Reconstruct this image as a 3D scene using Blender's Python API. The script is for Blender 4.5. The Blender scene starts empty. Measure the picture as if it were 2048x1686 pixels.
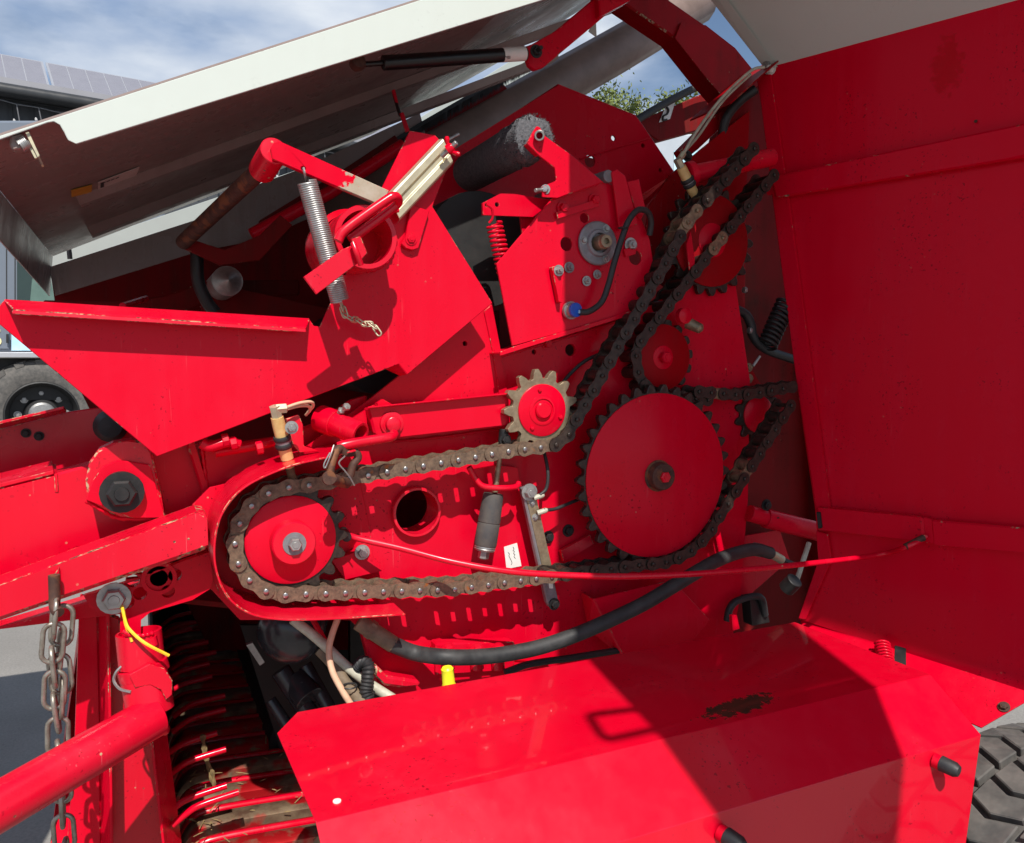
import bpy, bmesh, math, random
from mathutils import Vector, Matrix, Quaternion
from mathutils.geometry import tessellate_polygon
random.seed(7)
SC = bpy.context.scene
COL = SC.collection
R = math.radians

# ---------------------------------------------------------------- camera
F_PX, W_PX, H_PX, HORIZON = 1607.0, 2048.0, 1686.0, 720.0
EYE = Vector((0.0, -1.3, 1.5))
YAW = R(25.0)
PITCH = math.atan((H_PX / 2 - HORIZON) / F_PX)
cam = bpy.data.cameras.new('camera')
cam.sensor_width = 36.0
cam.lens = 36.0 * F_PX / W_PX
cam.clip_start = 0.02
cam.clip_end = 2000
cam_ob = bpy.data.objects.new('camera', cam)
COL.objects.link(cam_ob)
cam_ob.location = EYE
cam_ob.rotation_euler = (R(90) - PITCH, 0, -YAW)
SC.camera = cam_ob

# ---------------------------------------------------------------- light and sky
SUN = Vector((0.20, 0.98, -1.25)).normalized()        # the way the sunlight travels
elev = math.asin(-SUN.z)
az = math.atan2(-SUN.x, -SUN.y)
SC.render.engine = 'CYCLES'
SC.cycles.max_bounces = 6
SC.cycles.glossy_bounces = 2
SC.cycles.transmission_bounces = 2
SC.cycles.diffuse_bounces = 3
SC.view_settings.view_transform = 'Standard'
SC.view_settings.look = 'None'
SC.view_settings.gamma = 1.0
SC.view_settings.use_curve_mapping = False
SC.view_settings.exposure = 0.22

world = bpy.data.worlds.new('World')
SC.world = world
world.use_nodes = True
nt = world.node_tree
for n in list(nt.nodes):
    nt.nodes.remove(n)
def wn(t, **k):
    n = nt.nodes.new(t)
    for a, b in k.items():
        setattr(n, a, b)
    return n
wo = wn('ShaderNodeOutputWorld')
sky = wn('ShaderNodeTexSky', sky_type='NISHITA', sun_disc=False, sun_elevation=elev, sun_rotation=az)
sky.air_density = 1.0
sky.dust_density = 0.6
sky.ozone_density = 2.0
b1 = wn('ShaderNodeBackground'); b1.inputs[1].default_value = 0.09
nt.links.new(sky.outputs[0], b1.inputs[0])
tc = wn('ShaderNodeTexCoord')
mp = wn('ShaderNodeMapping'); mp.inputs['Scale'].default_value = (1.0, 1.0, 2.6)
mp.inputs['Location'].default_value = (0.35, 0.0, 0.12)
nt.links.new(tc.outputs['Generated'], mp.inputs[0])
n1 = wn('ShaderNodeTexNoise'); n1.inputs['Scale'].default_value = 2.6; n1.inputs['Detail'].default_value = 9; n1.inputs['Roughness'].default_value = 0.52
nt.links.new(mp.outputs[0], n1.inputs[0])
cr = wn('ShaderNodeValToRGB'); cr.color_ramp.elements[0].position = 0.43; cr.color_ramp.elements[1].position = 0.55
nt.links.new(n1.outputs[0], cr.inputs[0])
n2 = wn('ShaderNodeTexNoise'); n2.inputs['Scale'].default_value = 5.0; n2.inputs['Detail'].default_value = 8
nt.links.new(mp.outputs[0], n2.inputs[0])
cr2 = wn('ShaderNodeValToRGB')
cr2.color_ramp.elements[0].position = 0.35; cr2.color_ramp.elements[0].color = (0.33, 0.45, 0.67, 1)
cr2.color_ramp.elements[1].position = 0.68; cr2.color_ramp.elements[1].color = (0.86, 0.92, 1.0, 1)
nt.links.new(n2.outputs[0], cr2.inputs[0])
b2 = wn('ShaderNodeBackground'); b2.inputs[1].default_value = 0.80
nt.links.new(cr2.outputs[0], b2.inputs[0])
mx = wn('ShaderNodeMixShader')
nt.links.new(cr.outputs[0], mx.inputs[0]); nt.links.new(b1.outputs[0], mx.inputs[1]); nt.links.new(b2.outputs[0], mx.inputs[2])
nt.links.new(mx.outputs[0], wo.inputs[0])

sl = bpy.data.lights.new('sun', 'SUN'); sl.energy = 5.0; sl.angle = R(0.5); sl.color = (1.0, 0.95, 0.88)
so = bpy.data.objects.new('sun', sl); COL.objects.link(so)
so.rotation_euler = SUN.to_track_quat('-Z', 'Y').to_euler(); so.location = (-3, -6, 9)

# ---------------------------------------------------------------- pixels of the photograph to places in the yard
_rot = cam_ob.rotation_euler.to_matrix()
RT, UP, FW = _rot @ Vector((1, 0, 0)), _rot @ Vector((0, 1, 0)), _rot @ Vector((0, 0, -1))
def ray(px, py):
    return FW + RT * ((px - W_PX / 2) / F_PX) + UP * ((H_PX / 2 - py) / F_PX)
def at(px, py, Y):
    d = ray(px, py); return EYE + d * ((Y - EYE.y) / d.y)
def atz(px, py, z):
    d = ray(px, py); return EYE + d * ((z - EYE.z) / d.z)
def atp(px, py, p0, n):
    d = ray(px, py); return EYE + d * ((p0 - EYE).dot(n) / d.dot(n))
def mpp(px, py, Y):                                   # metres for one pixel there
    return (at(px, py, Y) - EYE).dot(FW) / F_PX

# ---------------------------------------------------------------- materials
MATS = {}
EDGE = {}
def _mat(name):
    m = bpy.data.materials.new(name); m.use_nodes = True
    t = m.node_tree
    b = t.nodes['Principled BSDF']
    MATS[name] = m
    return m, t, b
def N(t, ty, ins=None, **k):
    n = t.nodes.new(ty)
    for a, v in k.items():
        setattr(n, a, v)
    for a, v in (ins or {}).items():
        if isinstance(v, bpy.types.NodeSocket):
            t.links.new(v, n.inputs[a])
        else:
            n.inputs[a].default_value = v
    return n
def ramp(t, fac, stops):
    r = N(t, 'ShaderNodeValToRGB', {0: fac})
    e = r.color_ramp.elements
    while len(e) < len(stops):
        e.new(0.5)
    for i, (p, c) in enumerate(stops):
        e[i].position = p
        e[i].color = (c, c, c, 1) if not isinstance(c, tuple) else (*c, 1)
    return r.outputs[0]
def mixc(t, fac, a, b):
    n = N(t, 'ShaderNodeMix', data_type='RGBA')
    for i, v in ((0, fac), (6, a), (7, b)):
        if isinstance(v, bpy.types.NodeSocket):
            t.links.new(v, n.inputs[i])
        elif i == 0:
            n.inputs[0].default_value = v
        else:
            n.inputs[i].default_value = (*v, 1)
    return n.outputs[2]
def math_(t, op, a, b=0.0):
    return N(t, 'ShaderNodeMath', {0: a, 1: b}, operation=op).outputs[0]

def paint(name, col, dusty, chip=(0.42, 0.33, 0.22), rust=(0.07, 0.035, 0.02), wear=0.5, rough=0.34, metal_rust=True, coat=0.0, dust=0.35, scale=1.0, patch=None, edge=False, spec=0.10, pcol=((0.02, 0.008, 0.005), (0.05, 0.03, 0.01))):
    m, t, b = _mat(name + ('_edge' if edge else ''))
    g = N(t, 'ShaderNodeNewGeometry')
    P = g.outputs['Position']
    nb = N(t, 'ShaderNodeTexNoise', {'Vector': P, 'Scale': 7.0 * scale, 'Detail': 4.0, 'Roughness': 0.62}).outputs[0]
    nf = N(t, 'ShaderNodeTexNoise', {'Vector': P, 'Scale': 55.0 * scale, 'Detail': 3.0, 'Roughness': 0.7}).outputs[0]
    nx = N(t, 'ShaderNodeTexNoise', {'Vector': P, 'Scale': 170.0 * scale, 'Detail': 1.0, 'Roughness': 0.6}).outputs[0]
    mpn = N(t, 'ShaderNodeMapping', {'Vector': P, 'Scale': (38.0, 38.0, 2.6)})
    stk = N(t, 'ShaderNodeTexNoise', {'Vector': mpn.outputs[0], 'Scale': 1.0, 'Detail': 3.0}).outputs[0]
    big = N(t, 'ShaderNodeTexNoise', {'Vector': P, 'Scale': 2.3, 'Detail': 2.0}).outputs[0]
    df = math_(t, 'MULTIPLY', ramp(t, nb, [(0.40, 0.25), (0.72, 1.0)]), math_(t, 'ADD', math_(t, 'MULTIPLY', ramp(t, stk, [(0.42, 0.0), (0.66, 1.0)]), 0.6), ramp(t, big, [(0.42, 0.0), (0.62, 0.8)])))
    c = mixc(t, math_(t, 'MULTIPLY', df, dust), col, dusty)
    mps = N(t, 'ShaderNodeMapping', {'Vector': P, 'Scale': (300.0, 300.0, 12.0), 'Rotation': (0.5, 0.9, 0.3)})
    scr = N(t, 'ShaderNodeTexNoise', {'Vector': mps.outputs[0], 'Scale': 1.0, 'Detail': 1.0}).outputs[0]
    c = mixc(t, math_(t, 'MULTIPLY', math_(t, 'MULTIPLY', ramp(t, scr, [(0.70, 0.0), (0.74, 1.0)]), ramp(t, nb, [(0.48, 0.0), (0.6, 1.0)])), 0.45 * wear), c, tuple(min(1.0, x * 0.7 + 0.16) for x in col))
    # small specks of dirt
    sp = math_(t, 'MULTIPLY', ramp(t, nx, [(0.66, 0.0), (0.70, 1.0)]), ramp(t, nb, [(0.5, 0.0), (0.62, 1.0)]))
    c = mixc(t, math_(t, 'MULTIPLY', sp, 0.8 if col[1] < 0.2 else 0.12), c, tuple(x * 0.35 for x in col))
    em = math_(t, 'MULTIPLY', ramp(t, nf, [(0.62 - 0.20 * wear, 0.0), (0.70 - 0.20 * wear, 1.0)]), ramp(t, N(t, 'ShaderNodeTexNoise', {'Vector': P, 'Scale': 16.0, 'Detail': 3.0}).outputs[0], [(0.50 - 0.1 * wear, 0.0), (0.56 - 0.1 * wear, 1.0)])) if edge else 0.0
    # chips in the open face
    vo = N(t, 'ShaderNodeTexVoronoi', {'Vector': P, 'Scale': 46.0 * scale, 'Randomness': 1.0})
    ch = math_(t, 'MULTIPLY', ramp(t, vo.outputs['Distance'], [(0.07, 1.0), (0.10, 0.0)]), ramp(t, nb, [(0.60 - 0.13 * wear, 0.0), (0.68 - 0.13 * wear, 1.0)]))
    mask = math_(t, 'MAXIMUM', math_(t, 'MULTIPLY', ch, min(1.0, wear * 1.2)), em)
    cc = mixc(t, ramp(t, nx, [(0.45, 0.0), (0.6, 1.0)]), chip, rust)
    c = mixc(t, mask, c, cc)
    rg = math_(t, 'ADD', math_(t, 'ADD', math_(t, 'MULTIPLY', nb, 0.22), rough - 0.11), math_(t, 'MULTIPLY', df, 0.18))
    if patch:
        (pc, axx, axy, axz, w, h) = patch
        d = N(t, 'ShaderNodeVectorMath', {0: P, 1: tuple(pc)}, operation='SUBTRACT').outputs[0]
        u = math_(t, 'DIVIDE', N(t, 'ShaderNodeVectorMath', {0: d, 1: tuple(axx)}, operation='DOT_PRODUCT').outputs['Value'], w)
        v = math_(t, 'DIVIDE', N(t, 'ShaderNodeVectorMath', {0: d, 1: tuple(axy)}, operation='DOT_PRODUCT').outputs['Value'], h)
        rr = math_(t, 'ADD', math_(t, 'MULTIPLY', u, u), math_(t, 'MULTIPLY', v, v))
        nn = N(t, 'ShaderNodeTexNoise', {'Vector': P, 'Scale': 75.0, 'Detail': 5.0, 'Roughness': 0.75}).outputs[0]
        k = math_(t, 'ADD', rr, math_(t, 'MULTIPLY', math_(t, 'SUBTRACT', nn, 0.5), 5.0))
        pm = ramp(t, k, [(0.55, 1.0), (0.60, 0.0)])
        c = mixc(t, pm, c, mixc(t, nf, pcol[0], pcol[1]))
        rg = math_(t, 'ADD', rg, math_(t, 'MULTIPLY', pm, 0.4))
    t.links.new(c, b.inputs['Base Color'])
    rg = math_(t, 'ADD', rg, math_(t, 'MULTIPLY', mask, 0.3))
    t.links.new(rg, b.inputs['Roughness'])
    b.inputs['Specular IOR Level'].default_value = spec
    if coat:
        b.inputs['Coat Weight'].default_value = coat; b.inputs['Coat Roughness'].default_value = 0.04
    hn = N(t, 'ShaderNodeTexNoise', {'Vector': P, 'Scale': 26.0 * scale, 'Detail': 2.0}).outputs[0]
    bp = N(t, 'ShaderNodeBump', {'Strength': 0.07, 'Distance': 0.005, 'Height': hn})
    t.links.new(bp.outputs[0], b.inputs['Normal'])
    if not edge:
        EDGE[m.name] = paint(name, col, dusty, chip, rust, wear, rough, metal_rust, coat, dust, scale, patch, True, spec, pcol)
    return m

def metal(name, a, bcol, rough=0.5, met=0.6, scale=60.0, bump=0.25, rust=None, rust_at=0.55):
    m, t, b = _mat(name)
    g = N(t, 'ShaderNodeNewGeometry'); P = g.outputs['Position']
    n = N(t, 'ShaderNodeTexNoise', {'Vector': P, 'Scale': scale, 'Detail': 3.0, 'Roughness': 0.65}).outputs[0]
    c = mixc(t, ramp(t, n, [(0.35, 0.0), (0.68, 1.0)]), a, bcol)
    if rust:
        n3 = N(t, 'ShaderNodeTexNoise', {'Vector': P, 'Scale': scale * 0.45, 'Detail': 6.0}).outputs[0]
        c = mixc(t, ramp(t, n3, [(rust_at, 0.0), (rust_at + 0.08, 1.0)]), c, rust)
    t.links.new(c, b.inputs['Base Color'])
    b.inputs['Metallic'].default_value = met
    t.links.new(math_(t, 'ADD', math_(t, 'MULTIPLY', n, 0.3), rough - 0.15), b.inputs['Roughness'])
    bp = N(t, 'ShaderNodeBump', {'Strength': bump, 'Distance': 0.002, 'Height': n})
    t.links.new(bp.outputs[0], b.inputs['Normal'])
    return m

RED = (0.62, 0.0003, 0.0180)
PINK = (0.63, 0.016, 0.046)
M_RED = paint('red_paint', RED, PINK, wear=0.45, rough=0.25, spec=0.17)
M_REDW = paint('red_paint_worn', RED, PINK, wear=0.8, chip=(0.50, 0.34, 0.20), dust=0.4, rough=0.22, spec=0.45)
M_REDC = paint('red_paint_clean', RED, PINK, wear=0.15, rough=0.18, dust=0.25, spec=0.22)
M_REDD = paint('red_paint_oily_shaded', (0.34, 0.0008, 0.006), (0.16, 0.012, 0.012), wear=0.5, rough=0.42, dust=0.8)  # oily red, darkened to carry the shade of recessed and door-side parts
M_SHADE_GRIME = paint('grimy_shaded_red_paint', (0.20, 0.004, 0.006), (0.07, 0.02, 0.015), wear=0.3, rough=0.55, dust=0.9)  # dirty interior red, darkened further to carry the shade inside
M_WHITE = paint('white_paint', (0.55, 0.60, 0.56), (0.50, 0.53, 0.49), wear=0.05, rough=0.32, chip=(0.3, 0.22, 0.12))
M_WHITEIN = paint('white_paint_shaded', (0.30, 0.23, 0.21), (0.21, 0.155, 0.14), wear=0.2, rough=0.26, spec=0.5, dust=0.9, chip=(0.3, 0.22, 0.12))  # shade and red bounce are mixed into the white of the underside
M_CHAIN = metal('chain_rust', (0.21, 0.145, 0.095), (0.10, 0.068, 0.048), rough=0.55, met=0.35, scale=120, rust=(0.30, 0.10, 0.02), rust_at=0.66)
M_CHAIND = metal('chain_grease', (0.050, 0.034, 0.026), (0.018, 0.013, 0.011), rough=0.38, met=0.3, scale=120)
M_CHAINT = metal('chain_bright', (0.30, 0.21, 0.13), (0.13, 0.09, 0.06), rough=0.4, met=0.5, scale=90)
M_PIN = metal('bright_steel', (0.40, 0.40, 0.40), (0.25, 0.25, 0.25), rough=0.34, met=0.85, scale=90, bump=0.1)
M_ZINC = metal('zinc_plate', (0.60, 0.55, 0.38), (0.40, 0.37, 0.27), rough=0.50, met=0.6, scale=35, bump=0.12)
M_GALV = metal('galvanised', (0.45, 0.45, 0.44), (0.30, 0.30, 0.29), rough=0.42, met=0.75, scale=45, bump=0.12)
M_GREYP = metal('grey_flange', (0.26, 0.25, 0.27), (0.20, 0.19, 0.20), rough=0.5, met=0.4, scale=70)
M_RUST = metal('rusty_iron', (0.10, 0.045, 0.03), (0.05, 0.025, 0.02), rough=0.7, met=0.2, scale=90, rust=(0.18, 0.07, 0.03))
M_SPROCK = metal('worn_teeth', (0.36, 0.29, 0.19), (0.22, 0.17, 0.11), rough=0.45, met=0.6, scale=70)
M_BLACK = metal('black_rubber', (0.016, 0.016, 0.018), (0.026, 0.026, 0.027), rough=0.55, met=0.0, scale=60)
M_BOOT = metal('dusty_boot', (0.045, 0.045, 0.046), (0.085, 0.075, 0.065), rough=0.75, met=0.0, scale=40)
M_HOSE = metal('dusty_hose', (0.018, 0.019, 0.02), (0.045, 0.045, 0.045), rough=0.6, met=0.0, scale=30)
M_STRUT = metal('strut_black', (0.006, 0.006, 0.007), (0.009, 0.009, 0.009), rough=0.35, met=0.0, scale=40)
M_FELT = metal('grey_fleece', (0.14, 0.143, 0.155), (0.075, 0.077, 0.085), rough=0.95, met=0.0, scale=220, bump=1.0)
M_TUFT = metal('fleece_fibre', (0.075, 0.077, 0.083), (0.045, 0.046, 0.05), rough=0.95, met=0.0, scale=220, bump=0.0)
M_AMBER = metal('yellowed_plastic', (0.72, 0.50, 0.22), (0.55, 0.34, 0.12), rough=0.4, met=0.0, scale=40)
M_CREAM = metal('cream_tube', (0.50, 0.50, 0.40), (0.34, 0.31, 0.24), rough=0.5, met=0.0, scale=40)
M_BEIGE = metal('beige_nylon', (0.70, 0.45, 0.30), (0.55, 0.33, 0.22), rough=0.45, met=0.0, scale=30)
M_TAN = metal('dirty_hose', (0.22, 0.16, 0.10), (0.12, 0.09, 0.06), rough=0.7, met=0.0, scale=40)
M_BRISTLE = metal('brush_bristle', (0.16, 0.11, 0.06), (0.09, 0.06, 0.035), rough=0.8, met=0.0, scale=220, bump=1.0)
M_YEL = metal('yellow_cap', (0.85, 0.80, 0.02), (0.75, 0.70, 0.02), rough=0.4, met=0.0, scale=30, bump=0.05)
M_TIE = metal('orange_tie', (0.90, 0.48, 0.02), (0.85, 0.65, 0.05), rough=0.4, met=0.0, scale=40, bump=0.05)
M_BLUE = metal('blue_cap', (0.01, 0.10, 0.55), (0.01, 0.08, 0.45), rough=0.35, met=0.0, scale=30, bump=0.05)
M_STICK = metal('white_sticker', (0.78, 0.76, 0.72), (0.70, 0.68, 0.64), rough=0.5, met=0.0, scale=30, bump=0.03)
M_STICKP = metal('dirty_sticker', (0.60, 0.50, 0.45), (0.5, 0.42, 0.38), rough=0.5, met=0.0, scale=30, bump=0.03)
M_ORST = metal('orange_sticker', (0.62, 0.30, 0.02), (0.5, 0.24, 0.02), rough=0.5, met=0.0, scale=30, bump=0.03)
M_INK = metal('ink', (0.02, 0.02, 0.02), (0.03, 0.03, 0.03), rough=0.6, met=0.0, scale=30, bump=0.03)
M_BAND = metal('worn_band', (0.30, 0.22, 0.14), (0.13, 0.07, 0.045), rough=0.5, met=0.5, scale=28, rust=(0.45, 0.008, 0.012), rust_at=0.47)
M_STRAW = metal('straw', (0.30, 0.21, 0.09), (0.16, 0.11, 0.05), rough=0.85, met=0.0, scale=90)
M_ROLL = metal('shaded_roll', (0.24, 0.17, 0.145), (0.17, 0.12, 0.10), rough=0.5, met=0.0, scale=12, bump=0.05)  # white roll painted brown to carry its shade
M_STEEL = metal('dull_steel', (0.40, 0.38, 0.33), (0.24, 0.21, 0.17), rough=0.42, met=0.7, scale=60, rust=(0.10, 0.05, 0.03), rust_at=0.6)
M_BLK = metal('throat_shade_black', (0.008, 0.008, 0.008), (0.014, 0.013, 0.012), rough=0.6, met=0.0, scale=30)  # near black carries the deep shade under the machine
M_FARW = metal('far_white', (0.36, 0.40, 0.375), (0.33, 0.36, 0.34), rough=0.4, met=0.0, scale=6, bump=0.02)
M_DARK = metal('dark_iron', (0.016, 0.016, 0.017), (0.028, 0.026, 0.025), rough=0.5, met=0.3, scale=40)
M_TYRE = metal('tyre_rubber', (0.065, 0.063, 0.06), (0.13, 0.12, 0.11), rough=0.85, met=0.0, scale=22, bump=0.4)
M_PTO = metal('pto_guard', (0.022, 0.023, 0.027), (0.04, 0.04, 0.045), rough=0.22, met=0.0, scale=14)
# ---------------------------------------------------------------- builders
CAMDIR = Vector((0, -1, 0))
def link(name, me, mat, par=None, bev=0.0, smooth=False):
    o = bpy.data.objects.new(name, me)
    COL.objects.link(o)
    for m in (mat if isinstance(mat, (list, tuple)) else [mat]):
        me.materials.append(m)
    if par is not None:
        o.parent = par
        if par.get('root'):
            o.location = -par.location
    if smooth:
        for p in me.polygons:
            p.use_smooth = True
    if bev:
        b = o.modifiers.new('bevel', 'BEVEL'); b.width = bev; b.segments = 1; b.limit_method = 'ANGLE'; b.angle_limit = R(40)
        if not isinstance(mat, (list, tuple)) and mat.name in EDGE:
            me.materials.append(EDGE[mat.name]); b.material = 1
    return o
def root(name, label, cat, loc=(0, 0, 0), group=None):
    o = bpy.data.objects.new(name, None); COL.objects.link(o)
    o.location = loc; o.empty_display_size = 0.05
    o['root'] = 1
    o['label'] = label; o['category'] = cat
    if group:
        o['group'] = group
    return o
def mesh(v, f, mi=None):
    me = bpy.data.meshes.new('m')
    me.from_pydata([tuple(x) for x in v], [], f)
    if mi:
        for i, p in enumerate(me.polygons):
            p.material_index = mi[i]
    bm = bmesh.new(); bm.from_mesh(me)
    bmesh.ops.recalc_face_normals(bm, faces=bm.faces)
    bm.to_mesh(me); bm.free()
    return me
def prism_vf(outer, ext, holes=()):
    loops = [[Vector(p) for p in outer]] + [[Vector(p) for p in h] for h in holes]
    flat = [p for l in loops for p in l]
    n = len(flat)
    # flatten to plane for tessellation
    tris = tessellate_polygon(loops)
    v = flat + [p + ext for p in flat]
    f = [tuple(t) for t in tris] + [tuple(reversed([i + n for i in t])) for t in tris]
    s = 0
    for l in loops:
        k = len(l)
        for i in range(k):
            a, b = s + i, s + (i + 1) % k
            f.append((a, b, b + n, a + n))
        s += k
    return v, f
def ringpts(c, r, n=20, u=Vector((1, 0, 0)), w=Vector((0, 0, 1)), a0=0.0):
    return [c + u * (r * math.cos(a0 + 2 * math.pi * i / n)) + w * (r * math.sin(a0 + 2 * math.pi * i / n)) for i in range(n)]
def sheet(name, pts, Y, t, mat, par, holes=(), bev=0.0009):
    """flat plate in the plane y=Y, traced outline, thickness t away from the viewer; holes = (px, py, radius m)"""
    o = [at(x, y, Y) for x, y in pts]
    hs = [ringpts(at(h[0], h[1], Y), h[2], 18) for h in holes]
    v, f = prism_vf(o, Vector((0, t, 0)), hs)
    return link(name, mesh(v, f), mat, par, bev)
def slab(name, pts3, ext, mat, par, bev=0.0009, holes=()):
    v, f = prism_vf(pts3, Vector(ext), holes)
    return link(name, mesh(v, f), mat, par, bev)
def frame(d):
    d = d.normalized()
    a = Vector((0, 0, 1)) if abs(d.z) < 0.9 else Vector((1, 0, 0))
    u = d.cross(a).normalized(); w = u.cross(d).normalized()
    return u, w
def lathe_vf(p, axis, prof, n=24, cap=True):
    """prof = [(distance along axis, radius), ...]"""
    axis = axis.normalized(); u, w = frame(axis)
    v, f = [], []
    for h, r in prof:
        for i in range(n):
            a = 2 * math.pi * i / n
            v.append(p + axis * h + u * (r * math.cos(a)) + w * (r * math.sin(a)))
    for k in range(len(prof) - 1):
        for i in range(n):
            j = (i + 1) % n
            f.append((k * n + i, k * n + j, (k + 1) * n + j, (k + 1) * n + i))
    if cap and prof[0][1] > 1e-6:
        f.append(tuple(range(n)))
    if cap and prof[-1][1] > 1e-6:
        f.append(tuple(range((len(prof) - 1) * n, len(prof) * n)))
    return v, f
def autosmooth(me, ang=35):
    for p in me.polygons:
        p.use_smooth = True
    bm = bmesh.new(); bm.from_mesh(me)
    for e in bm.edges:
        if len(e.link_faces) == 2 and e.calc_face_angle(0) > R(ang):
            e.smooth = False
    bm.to_mesh(me); bm.free()
def lathe(name, p, axis, prof, mat, par, n=24, bev=0.0, cap=True):
    v, f = lathe_vf(Vector(p), Vector(axis), prof, n, cap)
    me = mesh(v, f); autosmooth(me)
    return link(name, me, mat, par, bev)
def cyl(name, p0, p1, r, mat, par, r1=None, n=20, bev=0.0):
    p0, p1 = Vector(p0), Vector(p1); d = p1 - p0; L = d.length
    r1 = r if r1 is None else r1
    c = min(0.0012, r * 0.15, L * 0.2)
    return lathe(name, p0, d, [(0, r - c), (c, r), (L - c, r1), (L, r1 - c)], mat, par, n, bev)
def pipe(name, p0, p1, r, ri, mat, par, n=28):
    """open tube, p0 is the near end"""
    p0, p1 = Vector(p0), Vector(p1); d = p1 - p0; L = d.length
    v, f = [], []
    prof = [(0, ri), (0, r - 0.001), (0.001, r), (L, r), (L, ri), (0, ri)]
    axis = d.normalized(); u, w = frame(axis)
    for h, rr in prof:
        for i in range(n):
            a = 2 * math.pi * i / n
            v.append(p0 + axis * h + u * (rr * math.cos(a)) + w * (rr * math.sin(a)))
    for k in range(len(prof) - 1):
        for i in range(n):
            j = (i + 1) % n
            f.append((k * n + i, k * n + j, (k + 1) * n + j, (k + 1) * n + i))
    me = mesh(v, f); autosmooth(me)
    return link(name, me, mat, par)
def smooth_path(pts, sub=6):
    pts = [Vector(p) for p in pts]
    if len(pts) < 3:
        return pts
    out = []
    P = [pts[0] * 2 - pts[1]] + pts + [pts[-1] * 2 - pts[-2]]
    for i in range(1, len(P) - 2):
        for k in range(sub):
            s = k / sub
            a, b, c, d = P[i - 1], P[i], P[i + 1], P[i + 2]
            out.append(0.5 * ((2 * b) + (c - a) * s + (2 * a - 5 * b + 4 * c - d) * s * s + (3 * b - a - 3 * c + d) * s ** 3))
    out.append(pts[-1])
    return out
def tube_vf(pts, r, n=10):
    v, f = [], []
    m = len(pts)
    t0 = (pts[1] - pts[0]).normalized()
    u, w = frame(t0)
    for i, p in enumerate(pts):
        t = ((pts[min(i + 1, m - 1)] - pts[max(i - 1, 0)])).normalized()
        u = (u - t * u.dot(t)).normalized(); w = t.cross(u)
        rr = r(i / (m - 1)) if callable(r) else r
        for k in range(n):
            a = 2 * math.pi * k / n
            v.append(p + u * (rr * math.cos(a)) + w * (rr * math.sin(a)))
    for i in range(m - 1):
        for k in range(n):
            j = (k + 1) % n
            f.append((i * n + k, i * n + j, (i + 1) * n + j, (i + 1) * n + k))
    f.append(tuple(range(n))); f.append(tuple(range((m - 1) * n, m * n)))
    return v, f
def tube(name, pts, r, mat, par, n=10, sub=6):
    v, f = tube_vf(smooth_path(pts, sub) if sub else [Vector(p) for p in pts], r, n)
    me = mesh(v, f); autosmooth(me, 50)
    return link(name, me, mat, par)
def helix(name, p0, p1, r, wire, turns, mat, par, n=6, seg=14):
    p0, p1 = Vector(p0), Vector(p1); d = p1 - p0; u, w = frame(d)
    pts = []
    T = int(turns * seg)
    for i in range(T + 1):
        a = 2 * math.pi * i / seg
        pts.append(p0 + d * (i / T) + u * (r * math.cos(a)) + w * (r * math.sin(a)))
    v, f = tube_vf(pts, wire, n)
    me = mesh(v, f); autosmooth(me, 60)
    return link(name, me, mat, par)
def hexv(p, axis, r, h, a0=0.2):
    return lathe_vf(p, axis, [(0, r), (h * 0.8, r), (h, r * 0.82)], 6)
def bolt(name, p, axis, r, mat, par, h=None, washer=True, stud=0.0):
    h = h or r * 0.9
    p = Vector(p); axis = Vector(axis).normalized()
    V, Fc = [], []
    def add(vf):
        o = len(V); V.extend(vf[0]); Fc.extend([tuple(i + o for i in q) for q in vf[1]])
    if washer:
        add(lathe_vf(p, axis, [(0, r * 1.45), (r * 0.22, r * 1.45)], 18))
    add(lathe_vf(p + axis * (r * 0.2), axis, [(0, r), (h * 0.8, r), (h, r * 0.84)], 6))
    add(lathe_vf(p + axis * (r * 0.2 + h), axis, [(0, r * 0.5), (max(stud, r * 0.12), r * 0.46)], 12))
    me = mesh(V, Fc); autosmooth(me, 30)
    return link(name, me, mat, par)
def strip_band(name, pts, Y0, Y1, th, mat, par, bev=0.0008):
    """sheet bent along a path in the xz plane (world points), running from Y0 to Y1"""
    m = len(pts)
    v, f = [], []
    for i in range(m):
        a, b = pts[max(i - 1, 0)], pts[min(i + 1, m - 1)]
        t = Vector((b.x - a.x, 0, b.z - a.z)).normalized()
        nrm = Vector((-t.z, 0, t.x))
        for s in (0, 1):
            q = pts[i] + nrm * (th * s)
            v.append((q.x, Y0, q.z)); v.append((q.x, Y1, q.z))
    for i in range(m - 1):
        a, b = i * 4, i * 4 + 4
        f += [(a, a + 1, b + 1, b), (a + 2, b + 2, b + 3, a + 3), (a, b, b + 2, a + 2), (a + 1, a + 3, b + 3, b + 1)]
    f += [(0, 2, 3, 1), ((m - 1) * 4, (m - 1) * 4 + 1, (m - 1) * 4 + 3, (m - 1) * 4 + 2)]
    me = mesh(v, f); autosmooth(me, 30)
    return link(name, me, mat, par, bev)
def boxv(c, hx, hy, hz):
    v = [c + Vector((sx * hx, sy * hy, sz * hz)) for sx in (-1, 1) for sy in (-1, 1) for sz in (-1, 1)]
    f = [(0, 1, 3, 2), (4, 6, 7, 5), (0, 4, 5, 1), (2, 3, 7, 6), (0, 2, 6, 4), (1, 5, 7, 3)]
    return v, f
def box(name, c, h, mat, par, bev=0.001):
    v, f = boxv(Vector(c), *h)
    return link(name, mesh(v, f), mat, par, bev)
def beam(name, pts, Y, depth, mat, par, bev=0.004):
    v, f = prism_vf([at(x, y, Y) for x, y in pts], Vector((0, depth, 0)))
    return link(name, mesh(v, f), mat, par, bev)
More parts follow.
